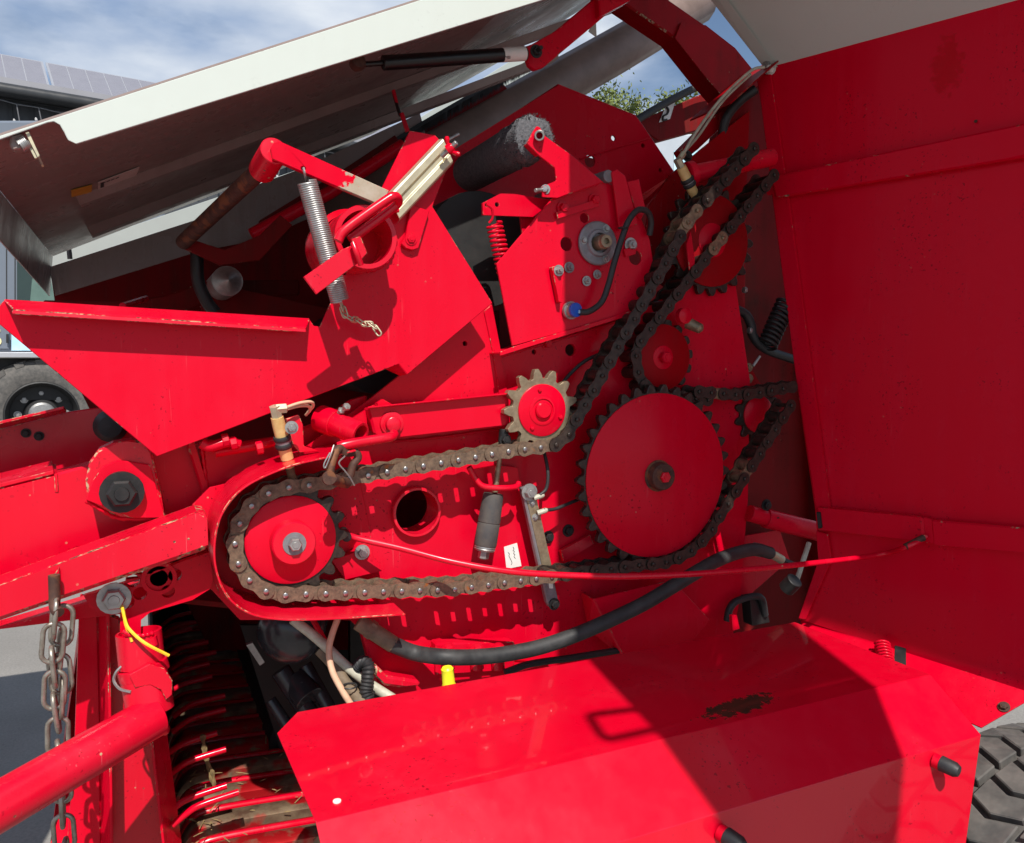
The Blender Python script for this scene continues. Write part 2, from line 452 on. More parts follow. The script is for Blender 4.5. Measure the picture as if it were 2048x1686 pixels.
def gear_pts(c, N_, pr, tip, rootr, a0=0.0, tw=0.16):
    pts = []
    for k in range(N_):
        a = a0 + 2 * math.pi * k / N_
        s = 2 * math.pi / N_
        for da, rr in ((-0.5, rootr), (-0.34, rootr + 0.1 * (pr - rootr)), (-tw - 0.08, pr), (-tw * 0.55, tip), (tw * 0.55, tip), (tw + 0.08, pr), (0.34, rootr + 0.1 * (pr - rootr))):
            pts.append(c + Vector((math.cos(a + da * s) * rr, 0, math.sin(a + da * s) * rr)))
    return pts
PITCH_C = 0.03175
def sprocket(par, name, px, py, Y, N_, th, disc_r, mat_t, mat_d, label=None, a0=0.0, disc_proud=0.004, tipx=0.006):
    c = at(px, py, Y)
    pr = PITCH_C / (2 * math.sin(math.pi / N_))
    pts = gear_pts(c + Vector((0, -th / 2, 0)), N_, pr, pr + tipx, pr - 0.0085, a0)
    o = slab(name, pts, (0, th, 0), mat_t, par, 0.0012)
    if label:
        o['label'] = label
    d = lathe('disc', c + Vector((0, -th / 2 + 0.001, 0)), (0, -1, 0), [(0, disc_r), (disc_proud, disc_r), (disc_proud + 0.001, disc_r - 0.0015)], mat_d, o, 48)
    return o, c, pr

# ---- roller chain
def eight(L, r, n=8):
    h = L / 2; pts = []
    for i in range(n + 1):
        a = -math.pi / 2 + math.pi * i / n
        pts.append((h + r * math.cos(a), r * math.sin(a)))
    pts.append((0, r * 0.74))
    for i in range(n + 1):
        a = math.pi / 2 + math.pi * i / n
        pts.append((-h + r * math.cos(a), r * math.sin(a)))
    pts.append((0, -r * 0.74))
    return pts
def link_mesh(outer, width=0.036, r=0.0134):
    V, Fc, MI = [], [], []
    def add(vf, mi):
        o = len(V); V.extend(vf[0]); Fc.extend([tuple(i + o for i in q) for q in vf[1]]); MI.extend([mi] * len(vf[1]))
    w = width / 2 + (0.0035 if outer else 0.0)
    for s in (-1, 1):
        prof = [Vector((x, s * w - (0.0032 if s > 0 else 0), z)) for x, z in eight(PITCH_C, r, 7)]
        add(prism_vf(prof, Vector((0, 0.0032, 0))), 0)
    for s in (-1, 1):
        c = Vector((s * PITCH_C / 2, 0, 0))
        if outer:
            add(lathe_vf(c + Vector((0, w + 0.004, 0)), Vector((0, -1, 0)), [(0, 0.0030), (0.0008, 0.0042), (2 * w + 0.0072, 0.0042), (2 * w + 0.008, 0.0030)], 10), 1)
        else:
            add(lathe_vf(c + Vector((0, w - 0.004, 0)), Vector((0, -1, 0)), [(0, 0.0116), (2 * w - 0.008, 0.0116)], 12), 0)
    me = mesh(V, Fc, MI); autosmooth(me, 40)
    return me
LM = {}
def chain_mesh(outer, key, width=0.036):
    k = (outer, key, width)
    if k not in LM:
        me = link_mesh(outer, width)
        a = {'rust': M_CHAIN, 'grease': M_CHAIND, 'bright': M_CHAINT}[key]
        me.materials.append(a); me.materials.append(M_PIN if key == 'rust' else a)
        LM[k] = me
    return LM[k]
def roller_chain(rt, path, keyfn, width=0.036):
    """steps along a path (world points on one plane) by chord = pitch"""
    i, p = 0, path[0].copy(); joints = [p.copy()]
    while True:
        while i < len(path) - 1 and (path[i + 1] - p).length < PITCH_C:
            i += 1
        if i >= len(path) - 1:
            break
        a, b = path[i], path[i + 1]
        lo, hi = 0.0, 1.0
        if (a - p).length > PITCH_C:
            break
        for _ in range(30):
            m = (lo + hi) / 2
            if (a.lerp(b, m) - p).length < PITCH_C: lo = m
            else: hi = m
        p = a.lerp(b, lo); joints.append(p.copy())
    for k in range(len(joints) - 1):
        a, b = joints[k], joints[k + 1]
        c = (a + b) / 2; d = b - a
        o = bpy.data.objects.new('chain_link', chain_mesh(k % 2 == 0, keyfn(c, k), width))
        COL.objects.link(o); o.parent = rt
        o.location = c - rt.location
        o.rotation_euler = (random.uniform(-0.02, 0.02), -math.atan2(d.z, d.x), random.uniform(-0.02, 0.02))
def arc(c, r, a0, a1, n=30):
    return [c + Vector((math.cos(R(a0 + (a1 - a0) * i / n)) * r, 0, math.sin(R(a0 + (a1 - a0) * i / n)) * r)) for i in range(n + 1)]
# ---- welded link chain
def oval_link(L, w, wire):
    pts = []
    h = L / 2 - w / 2
    for i in range(9):
        a = -math.pi / 2 + math.pi * i / 8
        pts.append(Vector((h + w / 2 * math.cos(a), w / 2 * math.sin(a), 0)))
    for i in range(9):
        a = math.pi / 2 + math.pi * i / 8
        pts.append(Vector((-h + w / 2 * math.cos(a), w / 2 * math.sin(a), 0)))
    pts.append(pts[0].copy())
    v, f = tube_vf(pts, wire, 8)
    me = mesh(v, f); autosmooth(me, 60)
    return me
def link_chain(rt, joints, me, roll0=0.0):
    for k in range(len(joints) - 1):
        a, b = Vector(joints[k]), Vector(joints[k + 1])
        o = bpy.data.objects.new('chain_link', me); COL.objects.link(o); o.parent = rt
        o.location = (a + b) / 2 - rt.location
        q = Vector((1, 0, 0)).rotation_difference((b - a).normalized())
        q = q @ Quaternion((1, 0, 0), roll0 + (math.pi / 2 if k % 2 else 0.0) + random.uniform(-0.25, 0.25))
        o.rotation_mode = 'QUATERNION'; o.rotation_quaternion = q
# ================================================================ setting
m, t, b = _mat('yard_concrete')
g = N(t, 'ShaderNodeNewGeometry'); P = g.outputs['Position']
na = N(t, 'ShaderNodeTexNoise', {'Vector': P, 'Scale': 0.9, 'Detail': 9.0, 'Roughness': 0.6}).outputs[0]
nb_ = N(t, 'ShaderNodeTexNoise', {'Vector': P, 'Scale': 90.0, 'Detail': 5.0, 'Roughness': 0.7}).outputs[0]
c = mixc(t, ramp(t, na, [(0.35, 0.0), (0.7, 1.0)]), (0.20, 0.19, 0.175), (0.29, 0.275, 0.255))
c = mixc(t, math_(t, 'MULTIPLY', ramp(t, nb_, [(0.3, 1.0), (0.6, 0.0)]), 0.45), c, (0.09, 0.085, 0.08))
t.links.new(c, b.inputs['Base Color']); b.inputs['Roughness'].default_value = 0.9
t.links.new(N(t, 'ShaderNodeBump', {'Strength': 0.5, 'Distance': 0.006, 'Height': nb_}).outputs[0], b.inputs['Normal'])
M_YARD = m
v, f = prism_vf([Vector((-300, -120, 0)), Vector((300, -120, 0)), Vector((300, 500, 0)), Vector((-300, 500, 0))], Vector((0, 0, -0.3)))
gr = link('ground', mesh(v, f), M_YARD); gr['kind'] = 'structure'

# ---------------------------------------------------------------- the workshop building behind, with panels on its roof
M_CLAD = metal('cladding', (0.055, 0.060, 0.068), (0.045, 0.049, 0.056), rough=0.5, met=0.0, scale=3, bump=0.02)
M_ROOF = metal('roof_sheet', (0.30, 0.30, 0.32), (0.26, 0.26, 0.28), rough=0.5, met=0.2, scale=3, bump=0.02)
M_GUT = metal('gutter', (0.03, 0.032, 0.034), (0.035, 0.036, 0.038), rough=0.35, met=0.0, scale=5, bump=0.02)
M_CELL = metal('solar_cell', (0.22, 0.22, 0.25), (0.20, 0.20, 0.23), rough=0.25, met=0.0, scale=6, bump=0.02)
M_ALU = metal('aluminium', (0.70, 0.70, 0.72), (0.6, 0.6, 0.62), rough=0.35, met=0.7, scale=6, bump=0.02)
M_GLASS = metal('dark_glass', (0.02, 0.035, 0.035), (0.03, 0.05, 0.045), rough=0.08, met=0.0, scale=2, bump=0.0)
B0 = EYE + ray(-60, 168) * 11.5                        # gutter line: two points of it
d1 = ray(330, 232)
B1 = EYE + d1 * ((B0.z - EYE.z) / d1.z)
bu = (B1 - B0); bu.z = 0; bu.normalize()
bn = Vector((-bu.y, bu.x, 0))                          # away from the viewer
if bn.dot(FW) < 0: bn = -bn
BL = B0 - bu * 6.0
bld = root('workshop_building', 'dark grey clad workshop with solar panels on its roof, behind the raised cover', 'building', (BL.x, BL.y, 0))
zg = B0.z
def bp(u, n, z): return BL + bu * u + bn * n + Vector((0, 0, z - BL.z))
slab('wall', [bp(0, 0.35, 0), bp(26, 0.35, 0), bp(26, 0.35, zg + 0.05), bp(0, 0.35, zg + 0.05)], bn * 9, M_CLAD, bld, 0)
for i in range(90):
    u0 = 0.1 + i * 0.28
    slab('cladding_rib', [bp(u0, 0.33, 0.02), bp(u0 + 0.2, 0.33, 0.02), bp(u0 + 0.2, 0.33, zg), bp(u0, 0.33, zg)], bn * 0.04, M_CLAD, bld, 0)
rs = Vector((bn.x, bn.y, 0.10)).normalized()
rf = slab('roof', [bp(-0.3, 0.0, zg + 0.06), bp(26.3, 0.0, zg + 0.06), bp(26.3, 0, zg + 0.06) + rs * 6, bp(-0.3, 0, zg + 0.06) + rs * 6], (0, 0, 0.12), M_ROOF, bld, 0)
cyl('gutter', bp(-0.3, -0.06, zg - 0.02), bp(26.3, -0.06, zg - 0.02), 0.10, M_GUT, bld, n=16)
for i in range(14):
    cyl('gutter_joint', bp(0.4 + i * 1.9, -0.06, zg - 0.02), bp(0.46 + i * 1.9, -0.06, zg - 0.02), 0.108, M_GUT, bld, n=16)
slab('fascia', [bp(-0.3, 0.03, zg - 0.12), bp(26.3, 0.03, zg - 0.12), bp(26.3, 0.03, zg + 0.05), bp(-0.3, 0.03, zg + 0.05)], bn * 0.03, M_GUT, bld, 0)
up_ = Vector((0, 0, 1))
for i in range(13):
    o0 = bp(0.2 + i * 1.72, 0.35, zg + 0.21)
    sp = Vector((bn.x, bn.y, 0.75)).normalized()
    pn = slab('solar_panel', [o0, o0 + bu * 1.68, o0 + bu * 1.68 + sp * 1.05, o0 + sp * 1.05], bu.cross(sp) * 0.035 * (1 if bu.cross(sp).z > 0 else -1), M_ALU, bld, 0)
    nn = bu.cross(sp); nn = nn if nn.z > 0 else -nn
    for k in range(6):
        q = o0 + nn * 0.037 + bu * (0.03 + k * 0.272) + sp * 0.03
        slab('cell', [q, q + bu * 0.255, q + bu * 0.255 + sp * 0.98, q + sp * 0.98], nn * 0.003, M_CELL, pn, 0)
# fairy lights under the gutter
lt = root('string_lights', 'thin string of small bulbs hanging under the dark workshop gutter', 'string lights', tuple(bp(6, -0.05, zg - 0.2)))
M_BULB = metal('bulb', (0.5, 0.5, 0.5), (0.4, 0.4, 0.4), rough=0.15, met=0.0, scale=5, bump=0)
M_WIRE = metal('light_wire', (0.16, 0.16, 0.17), (0.13, 0.13, 0.14), rough=0.5, met=0.0, scale=5, bump=0)
wp = []
for i in range(26):
    wp.append(bp(4.6 + i * 0.28, -0.02, zg - 0.17 - 0.03 * (i % 2) - 0.02 * math.sin(i * 1.7)))
tube('wire', wp, 0.009, M_WIRE, lt, 5, 3)
for i in range(26):
    L = 0.42 + 0.25 * ((i * 7) % 5) / 4
    tp = wp[i]
    tube('wire', [tp, tp + bu * 0.03 - up_ * L * 0.5, tp - bu * 0.02 - up_ * L], 0.008, M_WIRE, lt, 5, 3)
    for k in range(3):
        q = tp - up_ * (L * (0.35 + 0.32 * k)) + bu * (0.04 if k % 2 else -0.04)
        lathe('bulb', q, (0.2, 0, -1), [(-0.02, 0.008), (0, 0.018), (0.025, 0.02), (0.042, 0.008)], M_BULB, lt, 8)

# ---------------------------------------------------------------- parked service truck at the left
M_TRUCK = metal('truck_grey', (0.16, 0.185, 0.225), (0.14, 0.165, 0.20), rough=0.35, met=0.0, scale=2, bump=0.01)
M_SKIRT = metal('truck_black', (0.010, 0.010, 0.011), (0.014, 0.014, 0.014), rough=0.6, met=0.0, scale=8)
M_LBLUE = metal('blue_decal', (0.30, 0.62, 0.80), (0.55, 0.75, 0.85), rough=0.4, met=0.0, scale=2.5, bump=0)
M_YTXT = metal('yellow_letter', (0.85, 0.80, 0.40), (0.8, 0.75, 0.36), rough=0.5, met=0.0, scale=4, bump=0)
M_CURT = metal('green_curtain', (0.10, 0.17, 0.145), (0.07, 0.12, 0.105), rough=0.8, met=0.0, scale=3)
TD = 8.6
tn = Vector((0.11, -1.0, 0)).normalized()              # truck side faces the viewer
tu = Vector((-tn.y, tn.x, 0)); tu = tu if tu.x > 0 else -tu
T0 = EYE + ray(85, 830) * TD
def tp3(px, py, off=0.0): return atp(px, py, T0 - tn * off, tn)
trk = root('service_truck', 'dark grey box-bodied truck with tinted side window parked behind the baler', 'truck', (T0.x, T0.y, 0))
slab('body', [tp3(-420, 240), tp3(330, 240), tp3(330, 706), tp3(-420, 706)], -tn * 2.2, M_TRUCK, trk, 0.03)
slab('window', [tp3(34, 395, -0.012), tp3(160, 395, -0.012), tp3(160, 606, -0.012), tp3(34, 606, -0.012)], -tn * 0.01, M_GLASS, trk, 0)
slab('curtain', [tp3(64, 560, -0.016), tp3(72, 540, -0.016), tp3(110, 545, -0.016), tp3(110, 604, -0.016), tp3(60, 604, -0.016)], -tn * 0.003, M_CURT, trk, 0)
for xs in (12, 29):
    slab('body_seam', [tp3(xs, 300, -0.006), tp3(xs + 2, 300, -0.006), tp3(xs + 2, 690, -0.006), tp3(xs, 690, -0.006)], -tn * 0.005, M_SKIRT, trk, 0)
slab('locker_door', [tp3(-60, 612, -0.02), tp3(19, 612, -0.02), tp3(19, 698, -0.02), tp3(-60, 698, -0.02)], -tn * 0.02, M_TRUCK, trk, 0.006)
cyl('handle', tp3(15, 668, -0.05), tp3(15, 686, -0.05), 0.012, M_SKIRT, trk)
slab('decal', [tp3(23, 658, -0.012), tp3(130, 658, -0.012), tp3(130, 701, -0.012), tp3(23, 701, -0.012)], -tn * 0.008, M_LBLUE, trk, 0)
slab('side_rail', [tp3(-420, 704, -0.06), tp3(330, 704, -0.06), tp3(330, 716, -0.06), tp3(-420, 716, -0.06)], -tn * 0.2, M_ALU, trk, 0.01)
slab('chassis', [tp3(-420, 716, 0.15), tp3(330, 716, 0.15), tp3(330, 800, 0.15), tp3(-420, 800, 0.15)], -tn * 1.9, M_SKIRT, trk, 0)
cu = bpy.data.curves.new('letters', 'FONT'); cu.body = 'S'; cu.size = 0.26; cu.extrude = 0.003; cu.align_x = 'LEFT'
tmp_ = bpy.data.objects.new('tmp', cu); COL.objects.link(tmp_); bpy.context.view_layer.update()
lme = bpy.data.meshes.new_from_object(tmp_); bpy.data.objects.remove(tmp_)
lo = bpy.data.objects.new('lettering', lme); COL.objects.link(lo); lme.materials.clear(); lme.materials.append(M_YTXT)
lo.parent = trk; p_ = tp3(-22, 691, -0.026)
lo.matrix_local = Matrix.Translation(p_ - trk.location) @ Matrix((( tu.x, 0, tn.x, 0), (tu.y, 0, tn.y, 0), (0, 1, 0, 0), (0, 0, 0, 1)))
def wheel(par, c, ax, Rr, w, lugs, mat_rim, hub=True):
    """wheel, axis ax points to its outer face"""
    wl = lathe('wheel', c - ax * (w / 2), ax, [(0, Rr * 0.60), (0, Rr * 0.86), (w * 0.10, Rr * 0.965), (w * 0.25, Rr), (w * 0.75, Rr), (w * 0.90, Rr * 0.965), (w, Rr * 0.86), (w * 1.02, Rr * 0.72), (w * 0.97, Rr * 0.60)], M_TYRE, par, 56, cap=False)
    V, Fc = [], []
    u, q = frame(ax)
    for i in range(lugs):
        for s in (0, 1):
            a = 2 * math.pi * (i + 0.5 * s) / lugs
            da = 2 * math.pi / lugs * 0.21
            x0, x1 = (0.02, 0.55) if s == 0 else (0.98, 0.45)
            o = len(V)
            for (xx, aa) in ((x0, a - da), (x0, a + da), (x1, a + da * 2.2 + da), (x1, a + da * 2.2 - da)):
                rb = Rr * (0.90 if abs(xx - 0.5) > 0.4 else 0.985)
                for rr in (rb, (Rr * 0.985 if abs(xx - 0.5) > 0.4 else Rr * 1.035)):
                    V.append(c + ax * (w * (xx - 0.5)) + u * (rr * math.cos(aa)) + q * (rr * math.sin(aa)))
            Fc += [tuple(o + k for k in fq) for fq in ((0, 2, 4, 6), (1, 7, 5, 3), (0, 1, 3, 2), (2, 3, 5, 4), (4, 5, 7, 6), (6, 7, 1, 0))]
    link('tread', mesh(V, Fc), M_TYRE, wl, 0.0)
    rim = lathe('rim', c + ax * (w * 0.02), ax, [(w * 0.44, Rr * 0.60), (w * 0.46, Rr * 0.57), (w * 0.30, Rr * 0.52), (w * 0.02, Rr * 0.50), (w * 0.0, Rr * 0.30), (w * 0.14, Rr * 0.26), (w * 0.16, 0.0)], mat_rim, wl, 40, cap=False)
    if hub:
        lathe('hub', c + ax * (w * 0.14), ax, [(0, Rr * 0.22), (w * 0.16, Rr * 0.215), (w * 0.20, Rr * 0.18), (w * 0.21, 0.0)], M_GALV, wl, 24)
        for i in range(8):
            a = 2 * math.pi * i / 8
            bolt('wheel_nut', c + ax * (w * 0.06) + u * (Rr * 0.38 * math.cos(a)) + q * (Rr * 0.38 * math.sin(a)), ax, Rr * 0.045, M_GALV, wl)
    return wl
wheel(trk, T0 - tn * 0.20, tn, 0.60, 0.42, 18, M_SKIRT)
wheel(trk, T0 - tn * 0.20 + tu * 2.6, tn, 0.60, 0.42, 18, M_SKIRT)

# ---------------------------------------------------------------- trees beyond, and a pale van seen in the gap
m, t, b = _mat('leaves')
g = N(t, 'ShaderNodeNewGeometry')
rnd = N(t, 'ShaderNodeObjectInfo')
nl = N(t, 'ShaderNodeTexNoise', {'Vector': g.outputs['Position'], 'Scale': 1.6, 'Detail': 3.0}).outputs[0]
cl = ramp(t, nl, [(0.35, (0.09, 0.12, 0.02)), (0.6, (0.16, 0.20, 0.045)), (0.75, (0.26, 0.20, 0.05))])
t.links.new(cl, b.inputs['Base Color']); b.inputs['Roughness'].default_value = 0.7
M_LEAF = m
M_BARK = metal('bark', (0.12, 0.10, 0.08), (0.08, 0.065, 0.05), rough=0.9, met=0.0, scale=6)
def tree(px, py_top, dist, width, label, seed):
    rg = random.Random(seed)
    base = EYE + ray(px, 700) * dist; base.z = 0
    top = (EYE + ray(px, py_top) * dist).z
    tr = root('tree', label, 'tree', tuple(base), 'trees seen in the gap beyond the baler')
    tube('trunk', [base, base + Vector((0.2, 0.1, top * 0.4)), base + Vector((-0.1, 0, top * 0.8))], lambda s: 0.28 * (1 - 0.8 * s), M_BARK, tr, 8)
    V, Fc = [], []
    for k in range(90):
        a = rg.uniform(0, 6.28); hh = rg.uniform(0.28, 0.97)
        rr = width * rg.uniform(0.15, 1.0) * math.sin(min(1, (1.08 - hh) * 1.9) * 1.57)
        cc = base + Vector((math.cos(a) * rr, math.sin(a) * rr, hh * top))
        cs = rg.uniform(0.35, 0.95) * width * 0.42
        for j in range(110):
            q = Vector((rg.gauss(0, 1), rg.gauss(0, 1), rg.gauss(0, 1))) * cs * 0.36
            s = rg.uniform(0.07, 0.16)
            u = Vector((rg.uniform(-1, 1), rg.uniform(-1, 1), rg.uniform(-1, 1))).normalized() * s
            w = Vector((rg.uniform(-1, 1), rg.uniform(-1, 1), rg.uniform(-1, 1))).normalized() * s
            o = len(V); V.extend([cc + q - u, cc + q + w * 0.5, cc + q + u, cc + q - w * 0.5]); Fc.append((o, o + 1, o + 2, o + 3))
    me = bpy.data.meshes.new('m'); me.from_pydata([tuple(x) for x in V], [], Fc)
    link('crown', me, M_LEAF, tr)
tree(1185, 172, 42, 3.4, 'leafy tree tip showing left of the gap above the red plate', 3)
tree(1255, 200, 44, 3.2, 'lower green tree in the middle of the gap above the red plate', 5)
tree(1325, 178, 40, 2.8, 'yellowish tree just left of the dark red far beam', 8)
tree(1395, 232, 46, 3.6, 'yellow green tree seen low between far beam and diagonal strut', 11)
tree(1130, 215, 48, 3.4, 'tree mostly hidden behind the red roof plate', 15)
vb = EYE + ray(1375, 285) * 24; vb.z = 0
M_VAN = metal('van_white', (0.42, 0.46, 0.50), (0.38, 0.42, 0.46), rough=0.3, met=0.0, scale=2, bump=0)
van = root('site_trailer', 'pale box trailer glimpsed low in the gap under the far beam', 'trailer', tuple(vb))
ht = (EYE + ray(1375, 268) * 24).z
slab('body', [vb + RT * -3 + up_ * 0.9, vb + RT * 3 + up_ * 0.9, vb + RT * 3 + up_ * ht, vb + RT * -3 + up_ * ht], FW.cross(up_).cross(up_) * -2.4, M_VAN, van, 0.05)
slab('underframe', [vb + RT * -2.8 + up_ * 0.55, vb + RT * 2.8 + up_ * 0.55, vb + RT * 2.8 + up_ * 0.9, vb + RT * -2.8 + up_ * 0.9], (0, 2, 0), M_SKIRT, van, 0)
for s in (-1.6, -0.4, 0.8):
    slab('window', [vb + RT * s + up_ * (ht - 1.1) - FW * 0.02, vb + RT * (s + 0.8) + up_ * (ht - 1.1) - FW * 0.02, vb + RT * (s + 0.8) + up_ * (ht - 0.5) - FW * 0.02, vb + RT * s + up_ * (ht - 0.5) - FW * 0.02], FW * 0.01, M_LBLUE, van, 0)
for s in (-1.5, 1.5):
    lathe('wheel', vb + RT * s + up_ * 0.45 - FW * 0.02, -FW, [(0, 0.45), (0.2, 0.45), (0.22, 0.25), (0.15, 0.0)], M_TYRE, van, 24)
# ================================================================ the baler
BAL = root('round_baler', 'red round baler standing with its side door and white top cover open, chains exposed', 'baler', (0.9, 0.6, 0.0))
XA, YA, ZA = Vector((1, 0, 0)), Vector((0, 1, 0)), Vector((0, 0, 1))
PY = 0.06                                               # the machine's side plate

# ---- body: side plate, far wall, chamber
sp_ = sheet('side_plate', [(560, 940), (610, 895), (735, 802), (800, 750), (985, 606), (1002, 709), (1290, 618), (1390, 560), (1470, 560), (1500, 760), (1496, 1000), (1480, 1200), (1450, 1345), (770, 1375), (722, 1262), (700, 1240), (480, 1240), (395, 1150), (385, 1010), (420, 975), (520, 950)],
            PY, 0.008, M_RED, BAL, holes=[(830, 1022, 0.040), (1141, 700, 0.0115), (1068, 704, 0.0045), (930, 687, 0.0045)])
rg_c = at(830, 1022, PY)
pipe('bearing_ring', rg_c + Vector((0, -0.014, 0)), rg_c + Vector((0, 0.05, 0)), 0.0445, 0.0395, M_REDW, BAL, 40)
sheet('plate_edge_strip', [(968, 622), (985, 608), (1003, 708), (1017, 795), (1000, 800), (985, 700)], PY - 0.003, 0.003, M_RED, BAL)
slab('side_wall', [at(108, 592, 1.03), at(99, 534, 1.03), at(440, 424, 1.03), at(600, 376, 1.03), at(845, 250, 1.03), at(1000, 160, 1.03), at(1120, 300, 1.03), at(1300, 345, 1.03), at(1640, 430, 1.03), at(1640, 1300, 1.03), at(420, 1300, 1.03), at(120, 700, 1.03)], (0, 0.01, 0), M_SHADE_GRIME, BAL)
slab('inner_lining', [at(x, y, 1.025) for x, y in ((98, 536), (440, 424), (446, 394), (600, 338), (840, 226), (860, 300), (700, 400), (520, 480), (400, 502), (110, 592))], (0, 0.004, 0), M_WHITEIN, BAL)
slab('chamber_floor', [at(300, 1222, PY + 0.02) + YA * 0.10, at(1640, 1330, PY + 0.02), at(1640, 1330, PY + 0.02) + YA * 1.4, at(300, 1222, PY + 0.02) + YA * 1.4], (0, 0, -0.01), M_SHADE_GRIME, BAL)
slab('chamber_wall', [at(1625, 600, 0.11), at(1650, 1300, 0.11), at(1650, 1300, 0.11) + YA * 0.9, at(1625, 600, 0.11) + YA * 0.9], (0.01, 0, 0), M_SHADE_GRIME, BAL)
slab('inner_panel', [at(400, 560, 0.55), at(760, 640, 0.55), at(1000, 620, 0.55), at(1000, 1000, 0.55), at(420, 1000, 0.55)], (0, 0.01, 0), M_SHADE_GRIME, BAL)
for (px, py, rr, y0) in ((960, 500, 0.11, 0.12), (760, 700, 0.085, 0.2)):
    c0 = at(px, py, y0); cyl('bale_roller', c0, c0 + YA * 0.8, rr, M_BLK, BAL, n=32)
tube('cross_tube', [at(504, 470, 0.45), at(660, 385, 0.45), at(806, 290, 0.45)], 0.014, M_RED, BAL, 12, 0)
tube('cross_tube', [at(860, 470, 0.42), at(1010, 450, 0.42)], 0.018, M_RED, BAL, 12, 0)
beam('inner_rail', [(85, 600), (240, 604), (330, 590), (420, 560), (600, 560), (600, 590), (430, 600), (330, 640), (85, 640)], 0.7, 0.03, M_SHADE_GRIME, BAL)
cyl('guide_rod', at(245, 612, 0.3), at(292, 597, 0.5), 0.006, M_RED, BAL)
c0 = at(455, 562, 0.42)
lathe('guide_roller', c0, (0, -1, 0.0), [(-0.5, 0.03), (0, 0.03), (0.001, 0.026), (0.028, 0.0)], M_GALV, BAL, 24)
tube('curved_lever', [at(394, 505, 0.36), at(396, 560, 0.36), at(412, 600, 0.36), at(430, 625, 0.36)], 0.012, M_DARK, BAL, 8)

# ---- the triangular feed bracket
FP = sheet('feed_bracket', [(7, 602), (620, 640), (628, 652), (640, 653), (658, 612), (690, 555), (715, 480), (767, 369), (820, 261), (870, 270), (878, 278), (896, 331), (865, 413), (985, 606), (815, 749), (798, 728), (314, 913), (-3, 647), (-3, 612)],
           0.0, 0.005, M_RED, BAL)
FP['label'] = 'large triangular red plate with folded top lip'
a0, a1, a2, a3 = at(7, 602, 0.0), at(620, 640, 0.0), at(612, 657, -0.035), at(24, 619, -0.035)
slab('top_lip', [a0, a1, a2, a3], (0, 0.0035, 0.003), M_REDW, FP)
slab('lip_edge', [a3, a2, a2 + Vector((0, -0.001, -0.006)), a3 + Vector((0, -0.001, -0.006))], (0, 0.004, 0), M_REDW, FP)
slab('corner_fold', [at(815, 749, 0.0), at(798, 728, 0.0), at(770, 738, 0.03), at(800, 752, 0.03)], (0, 0.003, 0.001), M_RED, FP)
slab('flange', [at(-3, 647, 0.002), at(314, 913, 0.002), at(314, 913, 0.002) + YA * 0.05, at(-3, 647, 0.002) + YA * 0.05], (0.002, 0, 0.003), M_RED, FP)
slab('flange', [at(314, 913, 0.004), at(798, 728, 0.004), at(798, 728, 0.004) + YA * 0.045, at(314, 913, 0.004) + YA * 0.045], (0, 0, 0.003), M_RED, FP)
# hollow pivot tube
tc0 = at(733, 474, -0.085)
pt = pipe('pivot_tube', tc0, tc0 + YA * 0.22, 0.0485, 0.0405, M_REDW, BAL, 40)
pipe('tube_collar', tc0 + Vector((-0.004, 0.085, -0.002)), tc0 + Vector((-0.004, 0.16, -0.002)), 0.058, 0.0486, M_REDW, pt, 40)
tube('handle_rod', [at(676, 482, -0.115), at(692, 458, -0.115), at(770, 402, -0.118), at(788, 393, -0.118), at(796, 398, -0.112), at(792, 410, -0.10), at(760, 436, -0.098), at(700, 480, -0.098)], 0.0072, M_REDW, BAL, 12, 5)
sheet('latch_bar', [(607, 554), (633, 589), (718, 525), (735, 506), (721, 472), (703, 478), (708, 489), (686, 498)], -0.128, 0.006, M_REDW, BAL)
tube('latch_pin', [at(706, 486, -0.135), at(713, 505, -0.14), at(722, 530, -0.135)], 0.0045, M_REDW, BAL, 8)
# lever bar, its sleeve and the rod running back
ld_ = (at(778, 396, -0.095) - at(560, 300, -0.095)).normalized()
M_LEVER = paint('red_lever_paint', RED, PINK, wear=0.7, patch=(at(742, 384, -0.095), ld_, Vector((-ld_.z, 0, ld_.x)), None, 0.05, 0.05), pcol=((0.30, 0.22, 0.14), (0.48, 0.44, 0.37)))
LB = sheet('lever_bar', [(541, 296), (548, 286), (558, 282), (568, 286), (778, 381), (765, 412), (545, 318)], -0.095, 0.011, M_LEVER, BAL, holes=[(607, 337, 0.0035)])
cyl('sleeve', at(549, 301, -0.085), at(524, 341, -0.02), 0.0200, M_REDW, LB, n=24)
cyl('lever_rod', at(531, 330, -0.04), at(366, 485, 0.32), 0.0135, M_RUST, LB, n=18)
sheet('lever_plate', [(357, 478), (370, 474), (450, 500), (520, 470), (560, 430), (585, 450), (520, 520), (440, 530), (362, 494)], 0.32, 0.012, M_SHADE_GRIME, BAL)
# grey return spring with its chain
GS = helix('return_spring', at(614, 364, -0.092), at(680, 602, -0.075), 0.0128, 0.0021, 58, M_GALV, BAL, 6, 14)
tube('spring_hook', [at(607, 336, -0.105), at(609, 345, -0.108), at(611, 356, -0.10), at(614, 366, -0.092)], 0.0018, M_GALV, GS, 6)
sc = root('spring_chain', 'short zinc link chain dangling from the grey return spring', 'chain', tuple(at(682, 612, -0.07)))
pts = [(682, 606), (686, 618), (690, 630), (703, 638), (716, 640), (728, 648), (741, 648), (749, 654), (759, 668)]
link_chain(sc, [at(x, y, -0.03 - 0.004 * i if i > 3 else -0.06) for i, (x, y) in enumerate(pts)], (lambda me: (me.materials.append(M_ZINC), me)[1])(oval_link(0.019, 0.0085, 0.0013)), 0.6)
